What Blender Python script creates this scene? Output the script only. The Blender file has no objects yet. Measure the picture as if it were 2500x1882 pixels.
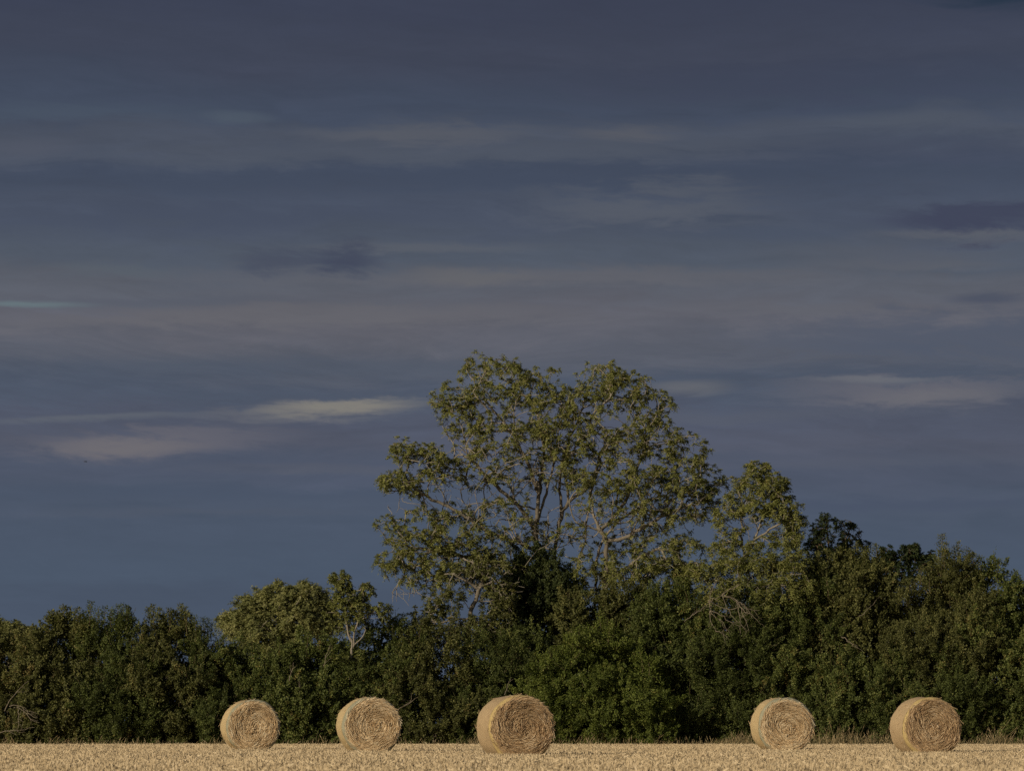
import bpy, math
import numpy as np

C = bpy.context.scene
COL = C.collection
R = math.radians

# ------------------------------------------------------------------ camera
FPX = 11670.0            # focal length in pixels of the 2500 px wide photograph
HOR = 1778.0             # image row of the true horizon
CAMZ = 0.655
K = 2500.0 / 2212.0

cam = bpy.data.cameras.new('camera')
cam.sensor_width = 36.0
cam.lens = FPX / 2500.0 * 36.0
cam.shift_y = (HOR - 941.0) / 2500.0
cam.clip_start = 0.5
cam.clip_end = 20000.0
cam.dof.use_dof = True
cam.dof.focus_distance = 132.0
cam.dof.aperture_fstop = 5.0
camo = bpy.data.objects.new('camera', cam)
camo.location = (0, 0, CAMZ)
camo.rotation_euler = (R(90), 0, 0)
COL.objects.link(camo)
C.camera = camo

C.view_settings.view_transform = 'Standard'
C.view_settings.look = 'None'
C.view_settings.exposure = 0.0
C.view_settings.gamma = 1.0
C.view_settings.use_curve_mapping = False
C.render.engine = 'CYCLES'
C.cycles.max_bounces = 6
C.cycles.diffuse_bounces = 3
C.cycles.glossy_bounces = 2
C.cycles.transmission_bounces = 4
C.cycles.transparent_max_bounces = 4
C.cycles.use_denoising = False
C.cycles.sample_clamp_direct = 4.0
C.cycles.sample_clamp_indirect = 2.0

# ------------------------------------------------------------------ sun
SUN_EL = 19.0
SUN_AZ = 43.0            # degrees to the left of straight behind the camera
sd = np.array([-math.sin(R(SUN_AZ)) * math.cos(R(SUN_EL)),
               -math.cos(R(SUN_AZ)) * math.cos(R(SUN_EL)), math.sin(R(SUN_EL))])
sun = bpy.data.lights.new('sun', 'SUN')
sun.energy = 3.55
sun.angle = R(0.53)
sun.color = (1.0, 0.855, 0.655)
suno = bpy.data.objects.new('sun', sun)
import mathutils
suno.rotation_euler = mathutils.Vector(tuple(sd)).to_track_quat('Z', 'Y').to_euler()
suno.location = (-40, -30, 40)
COL.objects.link(suno)


def lin(r, g, b):
    f = lambda c: (c / 255 / 12.92) if c / 255 <= 0.04045 else ((c / 255 + 0.055) / 1.055) ** 2.4
    return (f(r), f(g), f(b), 1.0)


# ------------------------------------------------------------------ sky (world)
W = bpy.data.worlds.new('World')
C.world = W
W.use_nodes = True
wt = W.node_tree
wt.nodes.clear()
SKY_STRENGTH = 0.055


class NT:
    """small helper to write node maths"""
    def __init__(s, t): s.t = t
    def n(s, typ, **kw):
        o = s.t.nodes.new(typ)
        for k, v in kw.items(): setattr(o, k, v)
        return o
    def put(s, sock, v):
        if hasattr(v, 'is_output') or hasattr(v, 'links'): s.t.links.new(v, sock)
        else: sock.default_value = v
    def m(s, op, a, b=0.0, c=0.0, clamp=False):
        o = s.n('ShaderNodeMath', operation=op); o.use_clamp = clamp
        s.put(o.inputs[0], a); s.put(o.inputs[1], b); s.put(o.inputs[2], c)
        return o.outputs[0]
    def xyz(s, x, y, z):
        o = s.n('ShaderNodeCombineXYZ')
        s.put(o.inputs[0], x); s.put(o.inputs[1], y); s.put(o.inputs[2], z)
        return o.outputs[0]
    def noise(s, vec, scale, detail=4, rough=0.5, dist=0.0):
        o = s.n('ShaderNodeTexNoise'); s.put(o.inputs['Vector'], vec)
        o.inputs['Scale'].default_value = scale; o.inputs['Detail'].default_value = detail
        o.inputs['Roughness'].default_value = rough; o.inputs['Distortion'].default_value = dist
        return o.outputs['Fac']
    def ramp(s, fac, stops, interp='LINEAR'):
        o = s.n('ShaderNodeValToRGB'); s.put(o.inputs[0], fac)
        cr = o.color_ramp; cr.interpolation = interp
        while len(cr.elements) < len(stops): cr.elements.new(0.5)
        for e, (p, c) in zip(cr.elements, stops):
            e.position = p; e.color = c
        return o.outputs[0]
    def mix(s, fac, a, b, blend='MIX'):
        o = s.n('ShaderNodeMix', data_type='RGBA', blend_type=blend)
        s.put(o.inputs[0], fac); s.put(o.inputs[6], a); s.put(o.inputs[7], b)
        return o.outputs[2]
    def smooth(s, v, a, b):
        o = s.n('ShaderNodeMapRange', interpolation_type='SMOOTHSTEP')
        s.put(o.inputs[0], v); o.inputs[1].default_value = a; o.inputs[2].default_value = b
        return o.outputs[0]


w = NT(wt)
tc = w.n('ShaderNodeTexCoord')
sep = w.n('ShaderNodeSeparateXYZ'); wt.links.new(tc.outputs['Generated'], sep.inputs[0])
dx, dy, dz = sep.outputs
az = w.m('ARCTAN2', dx, dy)               # bearing from the storm bank's middle
el = w.m('ARCSINE', dz)
sky = w.n('ShaderNodeTexSky', sky_type='NISHITA')
sky.sun_disc = False
sky.sun_elevation = R(SUN_EL)
sky.sun_rotation = math.atan2(sd[0], sd[1])
sky.air_density = 1.0
sky.dust_density = 1.6

# drifting, flattened cloud coordinates (radians)
skew = w.m('ADD', el, w.m('MULTIPLY', az, 0.03))
pv = w.xyz(w.m('MULTIPLY', az, 20.0), w.m('MULTIPLY', skew, 82.0), 3.7)
n1 = w.noise(pv, 1.0, 6, 0.58, 0.9)
pv2 = w.xyz(w.m('MULTIPLY', az, 62.0), w.m('MULTIPLY', skew, 250.0), 9.1)
n2 = w.noise(pv2, 1.0, 6, 0.62, 0.8)
pv3 = w.xyz(w.m('MULTIPLY', az, 7.0), w.m('MULTIPLY', el, 22.0), 1.3)
n3 = w.noise(pv3, 1.0, 3, 0.5, 0.0)
# fibrous wisps, warped by the larger forms and finer towards the horizon
pv4 = w.xyz(w.m('ADD', w.m('MULTIPLY', az, 30.0), w.m('MULTIPLY', n1, 1.6)),
            w.m('ADD', w.m('MULTIPLY', skew, 190.0), w.m('MULTIPLY', n3, 5.0)), w.m('MULTIPLY', n1, 0.8))
n4 = w.noise(pv4, 1.0, 9, 0.66, 0.35)
elw = w.m('ADD', el, w.m('MULTIPLY', w.m('SUBTRACT', n3, 0.5), 0.016))
elw = w.m('ADD', elw, w.m('MULTIPLY', w.m('SUBTRACT', n1, 0.5), 0.015))
elw = w.m('ADD', elw, w.m('MULTIPLY', w.m('SUBTRACT', n4, 0.5), 0.007))
Y2E = lambda y: (HOR - y * K) / FPX
X2A = lambda x: (x * K - 1250.0) / FPX
prof = [(1420, 76, 86, 104), (1330, 76, 86, 105), (1250, 77, 88, 107), (1150, 77, 87, 106), (1080, 79, 88, 107),
        (1010, 80, 87, 106), (955, 85, 89, 106), (900, 83, 88, 106), (835, 80, 88, 106), (760, 91, 94, 107),
        (690, 98, 98, 109), (615, 93, 96, 108), (560, 83, 90, 105), (470, 76, 83, 101), (385, 70, 78, 97),
        (300, 78, 84, 100), (235, 68, 76, 95), (120, 66, 71, 89), (0, 62, 67, 86)]
E0, E1 = Y2E(1440), Y2E(-60)
norm = w.m('DIVIDE', w.m('SUBTRACT', elw, E0), E1 - E0, clamp=True)
stops = [((Y2E(y) - E0) / (E1 - E0), lin(r, g, b)) for y, r, g, b in prof]
cl = w.ramp(norm, stops, 'EASE')
# fine streaks: multiply around one
st = w.m('ADD', 0.94, w.m('MULTIPLY', n2, 0.12))
# the wisps are strongest in the middle of the bank and fade out below it
wm = w.m('MULTIPLY', w.smooth(el, 0.035, 0.065), w.m('SUBTRACT', 1.0, w.m('MULTIPLY', w.smooth(el, 0.125, 0.15), 0.7)))
st = w.m('MULTIPLY', st, w.m('ADD', 1.0, w.m('MULTIPLY', w.m('SUBTRACT', n4, 0.5), w.m('ADD', 0.10, w.m('MULTIPLY', wm, 0.42)))))
st = w.m('MULTIPLY', st, w.m('ADD', 0.89, w.m('MULTIPLY', n1, 0.22)))
stv = w.n('ShaderNodeCombineColor')
for i in range(3): wt.links.new(st, stv.inputs[i])
cl = w.mix(1.0, cl, stv.outputs[0], 'MULTIPLY')
# warm and cool drift of the cloud sheet
cl = w.mix(w.m('MULTIPLY', w.smooth(n3, 0.45, 0.7), 0.35), cl, (1.035, 1.0, 0.975, 1), 'MULTIPLY')


def cloud(x, y, rx, ry, col, amount, tilt=0.0, soft=(0.15, 1.0), dist=0.5, flat=0.0):
    """one cloud lens in bearing and elevation, broken up by the same noise; flat > 0 sharpens its upper edge"""
    global cl
    a = w.m('SUBTRACT', az, X2A(x)); e = w.m('SUBTRACT', el, Y2E(y))
    e = w.m('SUBTRACT', e, w.m('MULTIPLY', a, tilt))
    e = w.m('ADD', e, w.m('MULTIPLY', w.m('SUBTRACT', n2, 0.5), dist * 1.5 * ry * K / FPX))
    e = w.m('ADD', e, w.m('MULTIPLY', w.m('SUBTRACT', n1, 0.5), dist * 1.2 * ry * K / FPX))
    e = w.m('ADD', e, w.m('MULTIPLY', w.m('SUBTRACT', n4, 0.5), dist * 2.4 * ry * K / FPX))
    a = w.m('ADD', a, w.m('MULTIPLY', w.m('SUBTRACT', n4, 0.5), 0.5 * rx * K / FPX))
    a = w.m('DIVIDE', a, rx * K / FPX); e = w.m('DIVIDE', e, ry * K / FPX)
    if flat:
        e = w.m('ADD', w.m('MAXIMUM', w.m('MULTIPLY', e, 1 + flat), 0.0), w.m('MINIMUM', e, 0.0))
    r = w.m('SQRT', w.m('ADD', w.m('MULTIPLY', a, a), w.m('MULTIPLY', e, e)))
    f = w.m('MULTIPLY', w.m('SUBTRACT', 1.0, w.smooth(r, *soft)), w.m('MULTIPLY', amount, w.m('ADD', 0.45, n4), clamp=True))
    cl = w.mix(f, cl, lin(*col))


# broad layers of the bank, then its separate lenses
for c in [(1100, 340, 1500, 34, (83, 88, 101), .55), (1100, 388, 1700, 40, (68, 76, 95), .7), (120, 255, 520, 36, (76, 86, 103), .6),
          (500, 465, 800, 46, (72, 79, 98), .6), (1750, 190, 900, 60, (63, 68, 88), .5), (2000, 340, 700, 40, (70, 76, 96), .5),
          (2080, 516, 330, 20, (95, 97, 107), .75), (1650, 512, 320, 20, (76, 84, 103), .6), (900, 540, 380, 18, (95, 98, 108), .65),
          (380, 602, 480, 30, (95, 97, 108), .6), (1250, 605, 800, 30, (101, 100, 108), .6), (1950, 578, 340, 20, (98, 99, 108), .6),
          (650, 692, 900, 34, (106, 104, 111), .7), (350, 655, 500, 16, (88, 92, 106), .5), (2050, 730, 620, 80, (82, 89, 107), .8), (1700, 668, 400, 22, (100, 100, 109), .5),
          (1500, 900, 800, 20, (90, 94, 108), .5), (1000, 985, 1500, 22, (78, 86, 105), .45), (1950, 1000, 560, 18, (86, 91, 107), .5),
          (500, 1065, 900, 26, (74, 84, 104), .5), (420, 1108, 560, 14, (84, 90, 106), .45), (1900, 1090, 700, 26, (74, 82, 103), .5), (700, 1010, 420, 16, (90, 93, 107), .5)]:
    cloud(*c, dist=1.1, tilt=.008)
cloud(2200, -10, 330, 75, (44, 56, 74), 0.9)
cloud(1400, 458, 380, 66, (90, 94, 106), 0.8, dist=1.2, tilt=-.03)
cloud(1900, 560, 420, 40, (90, 93, 105), 0.6)
cloud(2120, 468, 300, 58, (66, 70, 91), 0.95, tilt=0.03, soft=(0.3, 1.0), dist=1.0, flat=0.4)
cloud(900, 297, 360, 34, (91, 93, 103), 0.8, tilt=0.03, dist=1.1)
cloud(1350, 298, 160, 26, (92, 93, 102), 0.7, dist=1.1)
cloud(520, 262, 110, 18, (80, 89, 104), 0.8, tilt=-0.05)
cloud(1960, 268, 240, 26, (82, 88, 102), 0.6)
cloud(60, 330, 160, 26, (84, 88, 103), 0.7)
cloud(745, 570, 125, 42, (69, 74, 93), 0.95, soft=(0.1, 1.0), dist=1.3, tilt=.05)
cloud(600, 572, 130, 34, (73, 78, 96), 0.75, dist=1.2)
cloud(240, 592, 200, 26, (90, 97, 108), 0.65, dist=1.2)
cloud(60, 663, 200, 10, (104, 116, 124), 1.0, soft=(0.1, 1.0), dist=.8)
cloud(1020, 602, 200, 22, (104, 103, 108), 0.6, dist=1.1)
cloud(2130, 652, 120, 17, (72, 78, 97), 0.7)
cloud(640, 800, 900, 40, (78, 88, 106), 0.5)
cloud(220, 903, 360, 16, (98, 102, 113), 0.9, tilt=0.035, soft=(0.0, 1.0), flat=1.0)
cloud(330, 955, 400, 48, (101, 100, 112), 1.05, tilt=0.03, soft=(0.15, 1.0), dist=.9, flat=0.6)
cloud(270, 966, 240, 24, (112, 108, 115), 0.95, tilt=0.02, dist=1.1)
cloud(680, 886, 330, 40, (106, 106, 114), 0.9, tilt=0.075, soft=(0.25, 1.0), dist=.9, flat=0.9)
cloud(735, 880, 235, 25, (132, 127, 122), 1.0, tilt=0.06, soft=(0.15, 1.0), dist=1.0, flat=0.5)
cloud(1000, 870, 260, 12, (96, 99, 110), 0.6)
cloud(1480, 842, 140, 26, (104, 105, 113), 0.9, soft=(0.1, 1.0))
cloud(1970, 850, 420, 58, (100, 100, 112), 1.1, soft=(0.15, 1.0), dist=.9, flat=0.8)
cloud(1880, 824, 210, 13, (108, 109, 118), 0.9, flat=1.0, dist=1.0)
cloud(2010, 866, 230, 26, (110, 108, 116), 0.9, dist=1.0)

# the storm bank closes the sky ahead; behind the camera it thins out to open evening sky
bank = w.smooth(dy, -0.75, 0.1)
cover = w.m('MAXIMUM', bank, 0.35)
cl = w.mix(1.0, cl, (0.945, 0.975, 0.955, 1), 'MULTIPLY')
k = w.n('ShaderNodeVectorMath', operation='SCALE')
wt.links.new(cl, k.inputs[0]); k.inputs['Scale'].default_value = 1.0 / SKY_STRENGTH
wcol = w.mix(cover, sky.outputs[0], k.outputs[0])
bg = w.n('ShaderNodeBackground'); bg.inputs[1].default_value = SKY_STRENGTH
wt.links.new(wcol, bg.inputs[0])
out = w.n('ShaderNodeOutputWorld'); wt.links.new(bg.outputs[0], out.inputs[0])
W.cycles.sampling_method = 'MANUAL'
W.cycles.sample_map_resolution = 1024

# ------------------------------------------------------------------ helpers


def nrm(v):
    return v / np.maximum(np.linalg.norm(v, axis=-1, keepdims=True), 1e-9)


def P(x, y, d):
    """point at distance d seen at (x, y) of the photograph shown 2212 px wide"""
    return np.array([(x * K - 1250.0) / FPX * d, d, CAMZ + (HOR - y * K) / FPX * d])


def px(d):
    return K / FPX * d          # metres per pixel at distance d


def mesh(name, V, F, mat, parent=None, tint=None, loc=None, smooth=False):
    V = np.asarray(V, np.float32); F = np.asarray(F, np.int32)
    if loc is not None: V = V - np.asarray(loc, np.float32)
    me = bpy.data.meshes.new(name)
    me.vertices.add(len(V)); me.vertices.foreach_set('co', V.ravel())
    kk = F.shape[1]
    me.loops.add(F.size); me.loops.foreach_set('vertex_index', F.ravel())
    me.polygons.add(len(F))
    me.polygons.foreach_set('loop_start', np.arange(0, F.size, kk, dtype=np.int32))
    if smooth: me.polygons.foreach_set('use_smooth', np.ones(len(F), bool))
    me.update(calc_edges=True)
    if tint is not None:
        a = me.attributes.new('tint', 'FLOAT', 'POINT')
        a.data.foreach_set('value', np.asarray(tint, np.float32))
    me.materials.append(mat)
    o = bpy.data.objects.new(name, me)
    COL.objects.link(o)
    if parent is not None: o.parent = parent
    return o


def thing(name, label, cat, loc, group=None):
    o = bpy.data.objects.new(name, None)
    o.empty_display_size = 0.3
    o.location = tuple(float(c) for c in loc)
    COL.objects.link(o)
    o['label'] = label; o['category'] = cat
    if group: o['group'] = group
    return o


def cat(parts):
    """join (V, F, tint) pieces"""
    Vs, Fs, Ts, n = [], [], [], 0
    for V, F, T in parts:
        Vs.append(V); Fs.append(F + n); Ts.append(T); n += len(V)
    return np.concatenate(Vs), np.concatenate(Fs), np.concatenate(Ts)


def leaves(Pn, D, U, L, Wd, tint):
    """folded leaf blades, one quad each"""
    S = nrm(np.cross(D, U)); Nn = np.cross(S, D)
    L = np.asarray(L)[:, None]; Wd = np.asarray(Wd)[:, None]
    v0 = Pn; v2 = Pn + D * L - Nn * L * 0.12
    mid = Pn + D * L * 0.45 + Nn * Wd * 0.18
    v1 = mid + S * Wd * 0.5; v3 = mid - S * Wd * 0.5
    V = np.stack([v0, v1, v2, v3], 1).reshape(-1, 3)
    F = np.arange(len(V)).reshape(-1, 4)
    return V, F, np.repeat(tint, 4)


def frusta(A, B, ra, rb, tint=None, sides=5):
    """tapered limbs between points A and B"""
    A = np.asarray(A); B = np.asarray(B)
    d = nrm(B - A)
    ref = np.where(np.abs(d[:, 2:3]) < 0.9, np.array([[0, 0, 1.0]]), np.array([[1.0, 0, 0]]))
    u = nrm(np.cross(d, ref)); v = np.cross(d, u)
    an = np.arange(sides) * 2 * np.pi / sides
    ring = u[:, None] * np.cos(an)[None, :, None] + v[:, None] * np.sin(an)[None, :, None]
    ra = np.asarray(ra)[:, None, None]; rb = np.asarray(rb)[:, None, None]
    V = np.concatenate([A[:, None] + ring * ra, B[:, None] + ring * rb], 1)
    n = len(A)
    i = np.arange(sides); j = (i + 1) % sides
    f = np.stack([i, j, j + sides, i + sides], 1)
    F = (f[None] + (np.arange(n) * 2 * sides)[:, None, None]).reshape(-1, 4)
    T = np.repeat(np.zeros(n) if tint is None else tint, 2 * sides)
    return V.reshape(-1, 3), F, T


def poly_tubes(lines, r0, r1, tint=0.5, sides=5):
    A, B, ra, rb = [], [], [], []
    for L in lines:
        L = np.asarray(L); n = len(L) - 1
        for i in range(n):
            A.append(L[i]); B.append(L[i + 1])
            ra.append(r0 + (r1 - r0) * i / n); rb.append(r0 + (r1 - r0) * (i + 1) / n)
    return frusta(np.array(A), np.array(B), np.array(ra), np.array(rb), np.full(len(A), tint), sides)


def wander(a, b, n, rng, amp, sag=0.0):
    t = np.linspace(0, 1, n + 1)[:, None]
    L = np.linalg.norm(np.asarray(b) - a)
    off = rng.normal(0, 1, (2, 3)) * amp * L
    p = a + (b - a) * t + np.sin(np.pi * t) * off[0] + np.sin(2 * np.pi * t) * off[1] * 0.5
    p[:, 2] -= (sag * L * (t ** 2))[:, 0]
    return p


# ------------------------------------------------------------------ materials
def material(name):
    m = bpy.data.materials.new(name); m.use_nodes = True
    m.node_tree.nodes.clear()
    return m, NT(m.node_tree)


def attr(t, name='tint'):
    o = t.n('ShaderNodeAttribute'); o.attribute_name = name
    return o.outputs['Fac']


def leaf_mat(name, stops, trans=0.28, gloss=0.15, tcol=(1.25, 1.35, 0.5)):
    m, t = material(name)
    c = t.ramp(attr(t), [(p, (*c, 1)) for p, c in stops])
    pr = t.n('ShaderNodeBsdfPrincipled')
    t.put(pr.inputs['Base Color'], c)
    pr.inputs['Roughness'].default_value = 0.55
    pr.inputs['Specular IOR Level'].default_value = gloss
    tr = t.n('ShaderNodeBsdfTranslucent')
    t.put(tr.inputs[0], t.mix(1.0, c, (*tcol, 1), 'MULTIPLY'))
    mx = t.n('ShaderNodeMixShader'); mx.inputs[0].default_value = trans
    t.t.links.new(pr.outputs[0], mx.inputs[1]); t.t.links.new(tr.outputs[0], mx.inputs[2])
    o = t.n('ShaderNodeOutputMaterial'); t.t.links.new(mx.outputs[0], o.inputs[0])
    return m


def plain_mat(name, stops, scale=(1, 1, 1), nscale=4.0, rough=0.9, bump=0.3, use_tint=0.0):
    m, t = material(name)
    tcn = t.n('ShaderNodeTexCoord'); mp = t.n('ShaderNodeMapping')
    t.put(mp.inputs[0], tcn.outputs['Object']); mp.inputs['Scale'].default_value = scale
    nz = t.noise(mp.outputs[0], nscale, 6, 0.65)
    f = nz if not use_tint else t.m('ADD', t.m('MULTIPLY', nz, 1 - use_tint), t.m('MULTIPLY', attr(t), use_tint))
    c = t.ramp(f, [(p, (*c, 1)) for p, c in stops])
    pr = t.n('ShaderNodeBsdfPrincipled'); t.put(pr.inputs['Base Color'], c)
    pr.inputs['Roughness'].default_value = rough
    pr.inputs['Specular IOR Level'].default_value = 0.2
    if bump:
        b = t.n('ShaderNodeBump'); b.inputs['Strength'].default_value = bump; b.inputs['Distance'].default_value = 0.02
        t.put(b.inputs['Height'], nz); t.put(pr.inputs['Normal'], b.outputs[0])
    o = t.n('ShaderNodeOutputMaterial'); t.t.links.new(pr.outputs[0], o.inputs[0])
    return m


M = {}
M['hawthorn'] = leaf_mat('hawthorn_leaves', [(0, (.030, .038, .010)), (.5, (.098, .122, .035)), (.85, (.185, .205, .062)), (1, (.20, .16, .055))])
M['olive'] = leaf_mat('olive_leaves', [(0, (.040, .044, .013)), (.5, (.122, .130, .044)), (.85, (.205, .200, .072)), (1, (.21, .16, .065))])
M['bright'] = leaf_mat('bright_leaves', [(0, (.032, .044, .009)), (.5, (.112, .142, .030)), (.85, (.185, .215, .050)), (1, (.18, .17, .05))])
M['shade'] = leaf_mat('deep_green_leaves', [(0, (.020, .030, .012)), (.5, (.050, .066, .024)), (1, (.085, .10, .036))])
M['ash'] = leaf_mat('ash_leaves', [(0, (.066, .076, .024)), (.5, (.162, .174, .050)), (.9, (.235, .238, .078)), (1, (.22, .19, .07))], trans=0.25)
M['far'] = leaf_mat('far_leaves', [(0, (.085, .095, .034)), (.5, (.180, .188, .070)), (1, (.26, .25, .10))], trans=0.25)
M['bark'] = plain_mat('grey_bark', [(.25, (.07, .060, .046)), (.5, (.160, .140, .108)), (.8, (.30, .27, .215))], (1, 1, .35), 7.0, bump=0.6, use_tint=.5)
M['twig'] = plain_mat('pale_twig', [(.2, (.11, .09, .065)), (.55, (.20, .17, .125)), (.9, (.31, .27, .205))], (1, 1, 1), 2.0, bump=0)
M['brown_twig'] = plain_mat('brown_twig', [(.2, (.05, .038, .022)), (.55, (.11, .082, .048)), (.9, (.19, .15, .09))], (1, 1, 1), 2.0, bump=0)
M['soil'] = plain_mat('stubble_ground', [(.25, (.24, .18, .10)), (.5, (.38, .29, .165)), (.8, (.48, .37, .22))], (1, 1, 1), 6.0, bump=0.5)


def straw_mat(name, stops):
    m, t = material(name)
    c = t.ramp(attr(t), [(p, (*c, 1)) for p, c in stops])
    pr = t.n('ShaderNodeBsdfPrincipled'); t.put(pr.inputs['Base Color'], c)
    pr.inputs['Roughness'].default_value = 0.5; pr.inputs['Specular IOR Level'].default_value = 0.3
    o = t.n('ShaderNodeOutputMaterial'); t.t.links.new(pr.outputs[0], o.inputs[0])
    return m


M['straw'] = straw_mat('straw_strands', [(0, (.30, .19, .095)), (.4, (.54, .39, .215)), (.8, (.72, .565, .35)), (1, (.85, .75, .54))])
M['straw_brown'] = straw_mat('brown_straw_strands', [(0, (.22, .135, .07)), (.4, (.42, .285, .155)), (.8, (.58, .425, .245)), (1, (.76, .62, .42))])
M['stubble'] = straw_mat('stubble_stalks', [(0, (.21, .155, .085)), (.35, (.415, .322, .190)), (.8, (.55, .443, .275)), (1, (.66, .55, .36))])
M['dry_grass'] = straw_mat('dry_grass_blades', [(0, (.045, .06, .018)), (.35, (.10, .085, .035)), (.7, (.26, .19, .09)), (1, (.42, .33, .18))])
M['core'] = plain_mat('packed_straw', [(.3, (.26, .17, .085)), (.6, (.42, .29, .15))], (1, 1, 1), 30.0, bump=0.8)


def wrap_mat(name, a, b):
    """straw seen through a fine plastic net"""
    m, t = material(name)
    tcn = t.n('ShaderNodeTexCoord')
    sp = t.n('ShaderNodeSeparateXYZ'); t.put(sp.inputs[0], tcn.outputs['Object'])
    ang = t.m('ARCTAN2', sp.outputs[2], sp.outputs[0])
    v = t.xyz(t.m('MULTIPLY', ang, 9.0), t.m('MULTIPLY', sp.outputs[1], 55.0), 0.0)
    n1 = t.noise(v, 1.0, 5, 0.7)
    v2 = t.xyz(t.m('MULTIPLY', ang, 60.0), t.m('MULTIPLY', sp.outputs[1], 60.0), 4.0)
    n2 = t.noise(v2, 1.0, 3, 0.7)
    f = t.m('ADD', t.m('MULTIPLY', n1, 0.55), t.m('MULTIPLY', n2, 0.45))
    c = t.ramp(f, [(.32, (*a, 1)), (.66, (*b, 1))])
    pr = t.n('ShaderNodeBsdfPrincipled'); t.put(pr.inputs['Base Color'], c)
    pr.inputs['Roughness'].default_value = 0.7; pr.inputs['Specular IOR Level'].default_value = 0.25
    b_ = t.n('ShaderNodeBump'); b_.inputs['Strength'].default_value = 0.9; b_.inputs['Distance'].default_value = 0.02
    t.put(b_.inputs['Height'], f); t.put(pr.inputs['Normal'], b_.outputs[0])
    o = t.n('ShaderNodeOutputMaterial'); t.t.links.new(pr.outputs[0], o.inputs[0])
    return m


M['wrap_tan'] = wrap_mat('tan_net_wrap', (.34, .25, .125), (.62, .485, .258))
M['wrap_brown'] = wrap_mat('brown_net_wrap', (.28, .20, .108), (.525, .395, .228))
M['edge_grey'] = wrap_mat('grey_green_net', (.13, .135, .095), (.40, .375, .25))
M['edge_yellow'] = wrap_mat('yellow_net', (.29, .21, .085), (.56, .43, .19))

# ------------------------------------------------------------------ ground
gx = np.array([[-6000, -500, 0], [6000, -500, 0], [6000, 12000, 0], [-6000, 12000, 0]], float)
g = mesh('field_ground', gx, np.array([[0, 1, 2, 3]]), M['soil'])
g['kind'] = 'structure'; g['label'] = 'pale harvested field'

# ------------------------------------------------------------------ straw bales
BALES = [  # face centre column (photo px), distance, turn, radius, z lift, edge net, straw, wrap, seed, swirl, label
    (620, 126.0, 12.1, .715, .02, 'edge_grey', 'straw', 'wrap_tan', 11, (-.10, -.06), 'round straw bale with grey-green net edge, smallest and leftmost of the five'),
    (909, 115.5, 10.6, .715, .02, 'edge_grey', 'straw', 'wrap_tan', 12, (.06, .02), 'round straw bale with grey-green net edge below the young tree with the pale forked trunk'),
    (1276, 100.0, 15.6, .705, -.02, 'edge_yellow', 'straw_brown', 'wrap_brown', 13, (.02, .04), 'largest brown round straw bale with yellow net edge, below the tall tree'),
    (1921, 122.0, 9.0, .725, .03, 'edge_grey', 'straw', 'wrap_tan', 14, (.04, -.10), 'round straw bale with grey-green net edge standing in front of tall dry grass'),
    (2278, 111.0, 13.0, .705, .0, 'edge_yellow', 'straw_brown', 'wrap_brown', 15, (.03, .02), 'brown round straw bale with yellow net edge, nearest the right edge'),
]
FOOT = []
BL = 1.2


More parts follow.
